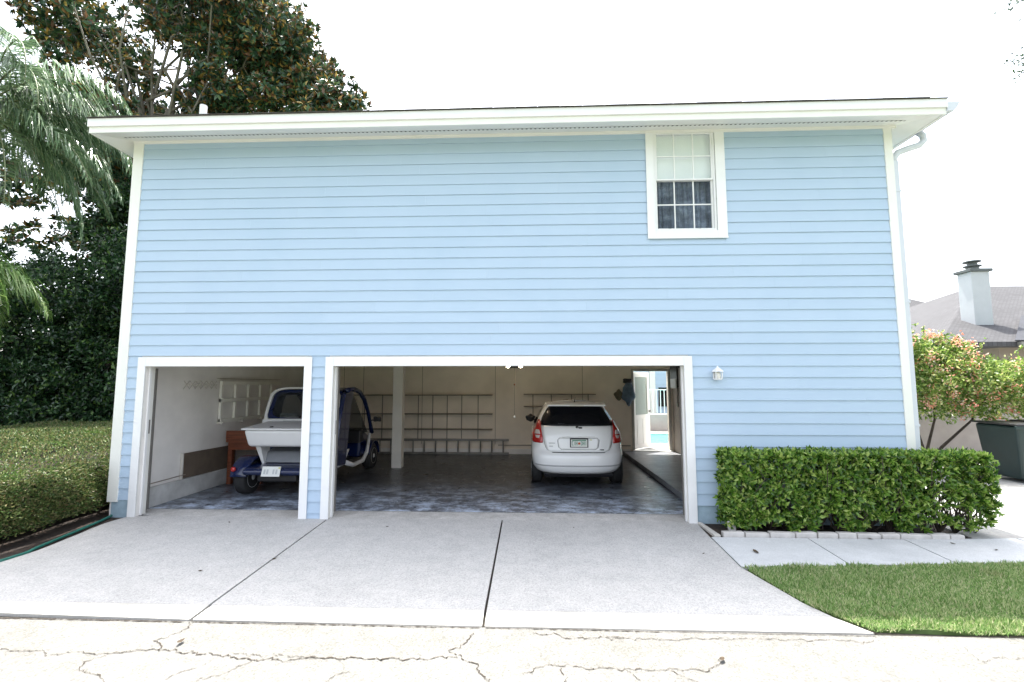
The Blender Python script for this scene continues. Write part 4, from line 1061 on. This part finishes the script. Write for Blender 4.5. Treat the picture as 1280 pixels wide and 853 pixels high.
# ------------------------------------------------------------------ pool side seen through the back door
structure(MB().box(2.0, 9.6, 6.47, 8.05, -.05, .095).build('pool_deck', 'decklight' if 'decklight' in M else 'pad'))
structure(MB().box(1.0, 9.6, 8.0505, 10.9, -.05, .06).build('pool_water', 'poolwater'))
structure(MB().box(1.0, 9.6, 10.9005, 11.9, -.05, .10).build('pool_deck', 'pad'))
MB_ = MB().box(1.0, 9.6, 11.9, 12.1, -.05, .72)
tag(MB_.build('pool_wall', 'whitestucco'), 'low pale wall beyond the pool seen through back door', 'wall')
rl = thing('pool_railing', 'white metal railing on the low wall beyond the pool', 'railing', (4.0, 12.0, .73))
MB().box(0, 2.2, -.02, .02, .93, .97).build('top_rail', 'white', rl); MB().box(0, 2.2, -.02, .02, .0, .03).build('bottom_rail', 'white', rl)
for k in range(16): MB().box(k * .145, k * .145 + .025, -.012, .012, .03, .93).build('baluster', 'white', rl)
bh = thing('blue_house', 'light blue clapboard house beyond the pool railing', 'house')
mbb = MB(); z = 0
while z < 6: mbb.add([(1, 14.98, z), (9, 14.98, z), (9, 15.0, z + .158), (1, 15.0, z + .158)], [(0, 1, 2, 3)]); z += .158
mbb.build('siding', 'siding', bh); MB().box(1, 9, 15.01, 19, -.05, 6.1).build('wall', 'drywall', bh)
MB().box(5.75, 6.35, 14.92, 14.975, .9, 1.75).build('window', 'carglass', bh)
MB().box(5.35, 5.6, 14.90, 14.975, -.05, 6).build('corner_board', 'trim', bh)
MB().hexa([(.5, 14.4, 6.1), (9.5, 14.4, 6.1), (9.5, 19.5, 6.1), (.5, 19.5, 6.1)], [(.5, 16.9, 7.4), (9.5, 16.9, 7.4), (9.5, 17.0, 7.4), (.5, 17.0, 7.4)]).build('roof', 'nroof', bh)

# ------------------------------------------------------------------ VEGETATION
def branches(mb, base, tips, r0, r1=.012, n=5, sag=.0, jit=.15):
    for tpt in tips:
        b = Vector(base); e_ = Vector(tpt); L = (e_ - b).length; pts = []
        for k in range(n + 1):
            u = k / n; p = b.lerp(e_, u)
            p.z += math.sin(u * PI) * sag * L
            if 0 < k < n: p += Vector((random.gauss(0, jit), random.gauss(0, jit), random.gauss(0, jit))) * (L * .12)
            pts.append(p)
        mb.tube(pts, [r0 + (r1 - r0) * (k / n) ** .7 for k in range(n + 1)], 6)

def clumpy(blobs, n, r, lo=.3):
    c, d = shell_points(n, blobs, lo)
    rr = rng.uniform(r[0], r[1], (n, 1))
    return [tuple(x) for x in np.concatenate([c, rr * rng.uniform(.9, 1.3, (n, 1)), rr * rng.uniform(.9, 1.3, (n, 1)), rr * rng.uniform(.55, .8, (n, 1))], 1)]
# magnolia behind the house, left
M['magnolia'] = leafmat('magnolia_leaf', [(0, (.02, .05, .03)), (.45, (.055, .12, .065)), (.66, (.11, .18, .075)), (.73, (.13, .08, .045)), (.82, (.20, .09, .045)), (.92, (.34, .21, .06)), (1, (.55, .38, .10))], .32, .12)
mg = thing('magnolia_tree', 'large magnolia with rusty brown and green leaves behind the roof', 'tree', (-13.5, 9, 0))
blobs = [(1.0, 0, 13.2, 4.3, 3.4, 4.9), (3.9, .3, 12.2, 3.1, 2.6, 2.0), (5.7, 0, 11.0, 2.2, 1.8, 1.25), (-1.7, 0, 11.6, 2.6, 2.6, 4.6), (2.6, .2, 15.4, 2.9, 2.4, 2.0), (4.3, 0, 13.4, 1.8, 1.6, 1.3), (0, 0, 8.4, 4.2, 2.8, 3.4)]
NC = 5600
C_, d_ = shell_points(NC, clumpy(blobs, 190, (.45, .95)), .55)
kk = 15
P = np.repeat(C_, kk, 0); axis = unit(np.repeat(d_, kk, 0) + np.array([0, 0, .5]))
D = unit(rng.normal(size=P.shape) + axis * .75)
P = P + D * .03
leaves('crown', P, D, rng.uniform(.16, .28, len(P)), rng.uniform(.08, .12, len(P)), 'magnolia', mg, N=axis)
mb = MB(); mb.tube([(0, 0, 0), (.1, 0, 3), (-.1, .1, 6), (.1, 0, 8.5)], [.32, .28, .24, .2], 10)
tips = [C_[i] for i in rng.choice(NC, 46)]
branches(mb, (.1, 0, 8.3), [t_ for t_ in tips if t_[2] > 9], .10, .015, 7, .05, .5)
mb.tube([(.1, 0, 8.3), (.6, -1.6, 10), (1.2, -2.9, 11.9), (1.9, -3.4, 13.1)], [.07, .05, .03, .015], 8)
mb.tube([(.6, -1.6, 10), (.2, -2.8, 11.8), (-.1, -3.4, 13.6)], [.04, .03, .012], 8)
mb.build('trunk', 'bark', mg, smooth=True)

# dense dark broadleaf trees at left
M['darkleaf'] = leafmat('dark_broad_leaf', [(0, (.010, .03, .014)), (.5, (.025, .07, .026)), (.85, (.055, .13, .04)), (1, (.16, .26, .06))], .3, .2)
def dense_tree(loc, blobs, nc, label, leafm='darkleaf', k=12, L=(.09, .16), lo=.35, group='dark trees beside the house'):
    o = thing('broadleaf_tree', label, 'tree', loc, 0, group)
    C_, d_ = shell_points(nc, clumpy(blobs, nc // 22, (.28, .55), lo), .4)
    P = np.repeat(C_, k, 0) + rng.normal(0, .07, (nc * k, 3))
    ax = np.repeat(d_, k, 0) * .6 + np.array([0, 0, .2])
    D = unit(rng.normal(size=P.shape) + ax)
    leaves('crown', P, D, rng.uniform(*L, len(P)), rng.uniform(L[0] * .45, L[1] * .5, len(P)), leafm, o, N=ax + rng.normal(0, .3, P.shape))
    mb = MB(); top = max(b[2] for b in blobs)
    mb.tube([(0, 0, 0), (.05, 0, top * .4), (0, .05, top * .8)], [.13, .1, .06], 8)
    branches(mb, (0, 0, top * .3), [C_[i] for i in rng.choice(nc, 26)], .05, .01, 5, .05, .4)
    mb.build('trunk', 'darkbark', o, smooth=True); return o
dense_tree((-8.6, 5.2, 0), [(0, 0, 2.1, 1.7, 1.5, 2.1), (.2, 0, 4.0, 1.5, 1.4, 1.6), (-.6, .2, 1.2, 1.8, 1.2, 1.2)], 2900, 'dark leafy tree right beside the house corner')
dense_tree((-11.4, 5.6, 0), [(0, 0, 2.2, 2.0, 1.5, 2.2), (0, 0, 4.4, 1.9, 1.5, 1.9), (0, 0, 1.0, 2.1, 1.3, 1.1)], 3600, 'dark leafy tree in the middle of the left clump')
dense_tree((-14.6, 5.8, 0), [(0, 0, 2.3, 2.1, 1.6, 2.3), (0, 0, 4.4, 1.9, 1.6, 1.7), (0, 0, 1.0, 2.0, 1.3, 1.1)], 3200, 'dark leafy tree farthest left below the palm')
dense_tree((-12.6, 9.0, 0), [(0, 0, 3.2, 4.5, 1.5, 3.4)], 3400, 'tall dark tree filling the gap behind the left clump', L=(.14, .22))

dense_tree((-10.2, 7.6, 0), [(-.9, 0, 6.9, 3.2, 1.3, 1.8), (0, 0, 4.6, 3.4, 1.4, 2.2)], 4200, 'tall dark tree rising behind the corner beneath the palm', L=(.12, .19))
# palms
M['palmleaf'] = leafmat('palm_leaflet', [(0, (.06, .12, .06)), (.5, (.13, .215, .115)), (.85, (.24, .34, .19)), (1, (.42, .52, .30))], .28, .25, spec=.7)
M['palmbright'] = leafmat('bright_palm_leaflet', [(0, (.08, .16, .05)), (.5, (.14, .26, .07)), (1, (.28, .38, .12))], .4, .3)
M['rachis'] = mat('palm_rachis', (.20, .22, .12), .6)
def frond(az, el, L, droop, crown, leafL=.62, nl=125, m='palmleaf', parent=None, hang=.75):
    """arched rachis plus hanging leaflets; returned as one mesh per frond"""
    pts = []; p = np.array(crown, float); a = el; seg = L / 24
    hd = np.array([math.cos(az), math.sin(az), 0])
    for k in range(25):
        pts.append(p.copy()); d = hd * math.cos(a) + np.array([0, 0, math.sin(a)]); p = p + d * seg; a -= droop / 24 * (.5 + k / 24)
    pts = np.array(pts)
    rb = MB().tube([tuple(q) for q in pts], [.022 * (1 - .8 * k / 24) + .003 for k in range(25)], 6)
    u = np.linspace(.14, 1, nl); xi = u * 24
    B = np.stack([np.interp(xi, np.arange(25), pts[:, c]) for c in range(3)], 1)
    T = unit(np.gradient(B, axis=0)); side = unit(np.cross(T, np.array([0, 0, 1.])))
    V = []; F = []
    for s in (-1, 1):
        ll = leafL * np.sin(np.clip(u * 1.05 + .12, 0, 1) * PI * .86 + .25) * rng.uniform(.8, 1.1, nl); ll = np.maximum(ll, .12)
        out = unit(side * s * 1.0 + T * .55 + np.array([0, 0, .25]) + rng.normal(0, .22, (nl, 3)))
        mid = B + out * ll[:, None] * .42
        dn = unit(out * (1 - hang) + T * .25 + np.array([0, 0, -1.]) * hang + rng.normal(0, .10, (nl, 3)))
        end = mid + dn * ll[:, None] * .62
        wv = unit(np.cross(out, np.array([0, 0, 1.]) + rng.normal(0, .3, (nl, 3)))) * .014
        b0 = len(V) // 1
        for i in range(nl):
            q = len(V); V += [B[i] - wv[i] * .6, B[i] + wv[i] * .6, mid[i] + wv[i], mid[i] - wv[i], end[i] + wv[i] * .15, end[i] - wv[i] * .15]
            F += [(q, q + 1, q + 2, q + 3), (q + 3, q + 2, q + 4, q + 5)]
    fo = raw_mesh('frond', np.array(V), np.array(F), m, parent)
    rb.build('rachis', 'rachis', fo)
    return fo
def palm(loc, h, label, fronds, m='palmleaf', leafL=.62):
    o = thing('palm_tree', label, 'palm', loc)
    MB().tube([(0, 0, 0), (.03, 0, h * .5), (0, 0, h)], [.17, .15, .12], 12).build('trunk', 'bark', o, smooth=True)
    for az, el, L, dr in fronds: frond(R(az), R(el), L, R(dr), (0, 0, h), leafL, m=m, parent=o)
    return o
fr1 = []
for k in range(10): fr1.append((-95 + k * 36 + random.uniform(-8, 8), random.uniform(40, 62), random.uniform(3.3, 3.9), 145))
for k in range(11): fr1.append((-80 + k * 31 + random.uniform(-8, 8), random.uniform(12, 32), random.uniform(3.2, 3.8), 120))
for k in range(8): fr1.append((-75 + k * 25, random.uniform(-32, -5), 3.2, 65))
palm((-11.9, 2.6, 0), 7.9, 'tall feathery palm with arching drooping fronds at upper left', fr1, leafL=.95)
fr2 = [(2, 28, 2.5, 110), (-22, 35, 2.5, 125), (30, 30, 2.6, 115), (-55, 40, 2.6, 120), (75, 40, 2.6, 120), (120, 40, 2.6, 120), (180, 35, 2.6, 120), (-110, 40, 2.6, 120), (-5, 55, 2.6, 150), (12, 5, 2.2, 90), (-15, -5, 2.1, 80), (-35, 10, 2.3, 90), (25, -20, 2.0, 60)]
palm((-11.2, .9, 0), 3.75, 'low bright green palm hanging in from the left edge', fr2, 'palmbright', 1.15)

# left hedge: clipped box with fine leaves
def hedge(name, label, poly_pts, D_, Lr, wr, m, z1, stems, cat='hedge'):
    pass
M['boxleaf'] = leafmat('small_box_leaf', [(0, (.03, .055, .015)), (.35, (.09, .165, .04)), (.62, (.18, .23, .07)), (.85, (.20, .15, .07)), (1, (.32, .36, .16))], .5, .25,
                       patch=(1.8, (.10, .24, .025), .57, .5))
hl = thing('clipped_hedge', 'wide flat clipped hedge with fine leaves left of the house', 'hedge')
# outline (ccw) and sampled points on top and faces
poly = [(-6.10, -2.0), (-6.02, -.9), (-6.16, -.05), (-6.16, 3.2), (-10.5, 3.4), (-10.5, -2.2)]
TOPZ = .94
def inside(x, y, pl):
    r = np.zeros(len(x), bool); n_ = len(pl)
    for i in range(n_):
        x0, y0 = pl[i]; x1, y1 = pl[(i + 1) % n_]
        c = ((y0 > y) != (y1 > y)) & (x < (x1 - x0) * (y - y0) / (y1 - y0 + 1e-12) + x0); r ^= c
    return r
n = 60000
X = rng.uniform(-10.5, -6.0, n); Y = rng.uniform(-2.2, 3.4, n); ok = inside(X, Y, poly); X, Y = X[ok], Y[ok]
dm = np.minimum(np.clip(-6.08 - X, 0, 9), np.clip(Y + 2.05, 0, 9))
cz = TOPZ + .06 - .30 * np.exp(-dm / .30) + .03 * np.sin(X * 2.1) + .035 * np.sin(Y * 1.7 + 1) + .05 * np.clip(-6.6 - X, 0, 1.5)
Pt = np.stack([X, Y, cz - rng.random(len(X)) ** 2 * .12], 1); Dt = np.stack([rng.normal(0, .6, len(X)), rng.normal(0, .6, len(X)), np.full(len(X), .8)], 1)
Ps = [Pt]; Ds = [Dt]
for i in range(len(poly)):
    (x0, y0), (x1, y1) = poly[i], poly[(i + 1) % len(poly)]
    Lg = math.hypot(x1 - x0, y1 - y0); m_ = int(Lg * (6500 if i in (0, 1, 2, 5) else 1500)); u = rng.random(m_)
    nx, ny = (y1 - y0) / Lg, -(x1 - x0) / Lg
    dep = rng.random(m_) ** 1.5 * .22 - .03; zz = rng.uniform(.10, TOPZ - .14, m_)
    edge = np.clip((zz - (TOPZ - .34)) / .2, 0, 1) ** 2 * .10 + np.clip((.35 - zz) / .35, 0, 1) * .15 * rng.random(m_)
    b_ = .04 * np.sin(u * Lg * 5 + zz * 6)
    Ps.append(np.stack([x0 + (x1 - x0) * u - nx * (dep + edge + b_), y0 + (y1 - y0) * u - ny * (dep + edge + b_), zz], 1))
    Ds.append(np.stack([nx + rng.normal(0, .7, m_), ny + rng.normal(0, .7, m_), rng.normal(.4, .6, m_)], 1))
P = np.concatenate(Ps); D = np.concatenate(Ds)
leaves('foliage', P, D, rng.uniform(.025, .05, len(P)), rng.uniform(.012, .022, len(P)), 'boxleaf', hl)
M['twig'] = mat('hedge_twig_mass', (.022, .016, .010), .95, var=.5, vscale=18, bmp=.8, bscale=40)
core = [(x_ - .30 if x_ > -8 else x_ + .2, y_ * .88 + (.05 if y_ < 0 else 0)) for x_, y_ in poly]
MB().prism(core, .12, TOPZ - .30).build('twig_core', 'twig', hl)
st = MB()
for k in range(46):
    x_, y_ = -6.35 - random.random() * 1.8, random.uniform(-1.8, 2.5); 
    st.tube([(x_, y_, -.02), (x_ + random.gauss(0, .08), y_ + random.gauss(0, .08), .3), (x_ + random.gauss(0, .15), y_ + random.gauss(0, .15), .7)], [.018, .013, .006], 5)
st.build('stem', 'darkbark', hl)

# right hedge: glossy larger leaves, open enough to see between
M['glossleaf'] = leafmat('glossy_hedge_leaf', [(0, (.03, .08, .015)), (.35, (.10, .22, .03)), (.7, (.24, .40, .06)), (1, (.52, .62, .18))], .26, .38, spec=.6)
hr = thing('glossy_hedge', 'boxy glossy green hedge in the bed right of the garage', 'hedge')
x0, x1, y0, y1, z0, z1 = 2.50, 5.75, -.52, .0 - .06, .06, .985
n = 2300
# shoot tips on the surface of the box, and some inside
fa = rng.random(n); X = rng.uniform(x0, x1, n); Y = rng.uniform(y0, y1, n); Z = rng.uniform(z0, z1, n)
f1 = fa < .46; f2 = (fa >= .46) & (fa < .70); f3 = (fa >= .70) & (fa < .76); f4 = (fa >= .76) & (fa < .82)
Y[f1] = y0 + np.abs(rng.normal(0, .05, f1.sum())); Z[f2] = z1 - np.abs(rng.normal(0, .03, f2.sum()))
X[f3] = x0 + np.abs(rng.normal(0, .05, f3.sum())); X[f4] = x1 - np.abs(rng.normal(0, .05, f4.sum()))
low = np.interp(X, [2.5, 3.2, 3.7, 4.3, 5.0, 5.7], [.06, .05, .12, .10, .04, .10]) 
keep = (Z > low + .10 * np.sin(X * 9)) & ~((X > 4.7) & (X < 5.5) & (Z < .40) & (rng.random(n) < .45)) & ~((Z < .35) & (rng.random(n) < .25))
C_ = np.stack([X, Y, Z], 1)[keep]; N0 = np.array([(x0 + x1) / 2, .1, .45])
dv = (C_ - N0) / np.array([1.6, .3, .5]); dv = unit(dv)
k = 13; P = np.repeat(C_, k, 0); ax = np.repeat(dv, k, 0); D = unit(rng.normal(size=P.shape) * .9 + ax * .8 + np.array([0, 0, .35])); P = P - ax * rng.random((len(P), 1)) * .07
leaves('foliage', P, D, rng.uniform(.05, .095, len(P)), rng.uniform(.026, .044, len(P)), 'glossleaf', hr, N=ax + rng.normal(0, .4, P.shape))
mb = MB()
for k in range(15):
    bx = x0 + .15 + k * (x1 - x0 - .3) / 14; base = (bx, -.25 + random.gauss(0, .05), -.02)
    idx = np.argsort(np.abs(C_[:, 0] - bx) + rng.random(len(C_)) * .5)[:16]
    mb = MB(); branches(mb, base, [C_[i] for i in idx], .011, .003, 4, .0, .5); mb.build('stem', 'darkbark', hr)

# flowering shrub on the right
M['shrubleaf'] = leafmat('light_shrub_leaf', [(0, (.06, .13, .02)), (.5, (.17, .28, .05)), (.85, (.36, .44, .12)), (1, (.60, .60, .28))], .35, .45)
M['petal'] = leafmat('coral_petal', [(0, (.75, .22, .14)), (.4, (.80, .38, .26)), (.75, (.80, .55, .42)), (1, (.85, .75, .66))], .6, .4)
fs_ = thing('flowering_shrub', 'tall light green shrub covered in coral and peach flowers', 'shrub', (8.6, 4.2, 0))
blobs = [(.2, 0, 1.9, 1.5, 1.0, .75), (-.7, -.1, 2.5, .9, .7, .7), (1.6, .1, 1.75, 1.4, .9, .65), (-1.1, 0, 1.6, .7, .7, .8), (.4, .1, 2.5, .9, .6, .45), (2.9, .2, 1.9, 1.2, .9, .6)]
C_, d_ = shell_points(2300, blobs, .35); k = 13
P = np.repeat(C_, k, 0) + rng.normal(0, .06, (len(C_) * k, 3)); ax = np.repeat(d_, k, 0)
D = unit(rng.normal(size=P.shape) + ax * .5 + np.array([0, 0, .2]))
# long loose shoots
sh_pts = []; mbv = MB()
for (bx, by, bz, tx, ty, tz) in ((-.55, -.2, 2.6, -.75, -.3, 3.75), (-1.35, -.1, 2.4, -1.55, -.1, 3.2), (-1.2, -.2, 2.2, -1.3, -.3, 3.0), (.9, 0, 2.3, 1.5, -.1, 2.9), (1.5, 0, 2.0, 2.1, -.2, 2.7), (.2, 0, 2.6, .3, .1, 3.2), (-.9, 0, 2.7, -1.0, 0, 3.15)):
    MB().tube([(bx, by, bz - .5), (bx, by, bz), (tx, ty, tz)], [.012, .008, .003], 5).build('shoot', 'darkbark', fs_)
    u = rng.random(34)[:, None]; sh_pts.append(np.array([bx, by, bz]) * (1 - u) + np.array([tx, ty, tz]) * u)
Q = np.concatenate(sh_pts); P = np.concatenate([P, Q]); D = np.concatenate([D, unit(rng.normal(size=Q.shape))])
leaves('foliage', P, D, rng.uniform(.06, .12, len(P)), rng.uniform(.03, .055, len(P)), 'shrubleaf', fs_)
fi = rng.choice(len(C_), 300, p=None); front_ = C_[fi]; front_ = front_[(front_[:, 1] < .3)]
kf = 26; P = np.repeat(front_ + d_[fi][C_[fi][:, 1] < .3] * .06, kf, 0) + rng.normal(0, .06, (len(front_) * kf, 3)); D = unit(rng.normal(size=P.shape) + np.array([0, -.5, .2]))
leaves('flowers', P, D, rng.uniform(.035, .06, len(P)), rng.uniform(.03, .05, len(P)), 'petal', fs_)
for a, b in (((0, 0), (-.6, 0)), ((0, 0), (.3, 0)), ((.02, 0), (1.1, 0)), ((-.02, 0), (-1.1, 0)), ((0, 0), (.0, .2))):
    mbv.tube([(a[0], a[1], -.02), (a[0] + (b[0] - a[0]) * .35, 0, .5), (b[0], b[1], 1.1), (b[0] * 1.15, b[1], 1.9)], [.045, .032, .022, .012], 7)
mbv.build('stem', 'darkbark', fs_)

# overhanging tree right of the frame whose twig tips reach in
M['oakleaf'] = leafmat('oak_leaf', [(0, (.02, .045, .02)), (1, (.05, .10, .03))], .5, .2)
ok_ = thing('oak_tree', 'twig tips of a leafy tree hanging in at upper right corner', 'tree', (13.2, 2.0, 0))
mb = MB(); mb.tube([(0, 0, 0), (-.2, 0, 4), (-.5, 0, 7)], [.28, .24, .18], 10)
tips = [(-3.95, 0, 9.12), (-4.0, 0, 7.72), (-3.95, .1, 7.98), (-3.2, .2, 8.6), (-2.5, -.3, 9.6), (-2.0, .5, 8.4), (-1, -.6, 9.8)]
branches(mb, (-.5, 0, 6.9), tips, .05, .004, 6, .03, .3)
mb.build('trunk', 'bark', ok_, smooth=True)
P = []
for q, t_ in enumerate(tips):
    P.append(np.array(t_) + rng.normal(0, .09 if q < 3 else .3, (42 if q < 3 else 90, 3)))
C_, d_ = shell_points(500, [(.3, 0, 9.3, 2.4, 2.2, 1.9)], .3); P.append(np.repeat(C_, 10, 0) + rng.normal(0, .12, (5000, 3)))
P = np.concatenate(P)
leaves('crown', P, rng.normal(size=P.shape), rng.uniform(.05, .09, len(P)), rng.uniform(.025, .04, len(P)), 'oakleaf', ok_)

# a few fallen leaves and bits of debris on the concrete
M['deadleaf'] = mat('dead_leaf', (.06, .04, .022), .8, var=.4, vscale=30)
LF = [(2.50, -1.13, .05, 'curled dead leaf on the front walk slab nearest the driveway'), (-3.32, -1.9, .025, 'tiny dark leaf on the left driveway slab near the joint'), (-4.1, -.25, .022, 'tiny leaf on the left driveway slab near the small bay'),
      (-1.9, -.35, .02, 'tiny leaf on the middle driveway slab near the garage'), (-2.755, -1.55, .03, 'small leaf caught in the left driveway joint'), (.55, -.3, .02, 'tiny leaf on the right driveway slab near the garage'),
      (4.95, -.75, .028, 'small dry leaf on the walk beneath the hedge end'), (5.25, -.95, .028, 'dry leaf on the walk right of the hedge'), (4.1, -.62, .03, 'dry leaf on the walk against the edging blocks'),
      (-2.55, -3.18, .04, 'brown leaf lying on the road near the long crack'), (1.29, -3.25, .035, 'dark curled leaf on the road at the end of a crack'), (1.9, -1.2, .018, 'tiny leaf near the right driveway edge')]
for i, (x, y, r, lb) in enumerate(LF):
    a = random.uniform(0, 6); c, q = math.cos(a), math.sin(a); v = []
    for (u, w_, h) in ((-1, 0, .12), (-.3, .45, .3), (.5, .38, .18), (1, 0, .35), (.5, -.38, .3), (-.3, -.45, .14), (0, 0, .02)):
        v.append((r * (u * c - w_ * q), r * (u * q + w_ * c), r * h))
    mb_ = MB(); mb_.v = v; mb_.f = [(6, k, (k + 1) % 6) for k in range(6)]
    o = mb_.build('fallen_leaf', 'deadleaf'); o.location = (x, y, .002)
    sm_ = o.modifiers.new('s', 'SOLIDIFY'); sm_.thickness = .001
    tag(o, lb, 'leaf', 'fallen leaves on the concrete')
# far-off belt of trees beyond the lots, reading as one mass
bl = [(-75 + i * 7.5 + random.uniform(-2, 2), 34 + random.uniform(-4, 4), 2.2, 4.6, 3, random.uniform(3.0, 4.6)) for i in range(22)]
bl = [b for b in bl if not (-12 < b[0] < 40)]
C_, d_ = shell_points(9000, bl, .6)
P = np.repeat(C_, 3, 0) + rng.normal(0, .3, (27000, 3))
tag(leaves('tree_belt', P, rng.normal(size=P.shape) + np.array([0, 0, .4]), rng.uniform(.4, .8, len(P)), rng.uniform(.25, .45, len(P)), 'darkleaf'), 'far belt of dark trees beyond the neighbouring lots', 'tree belt', kind='stuff')
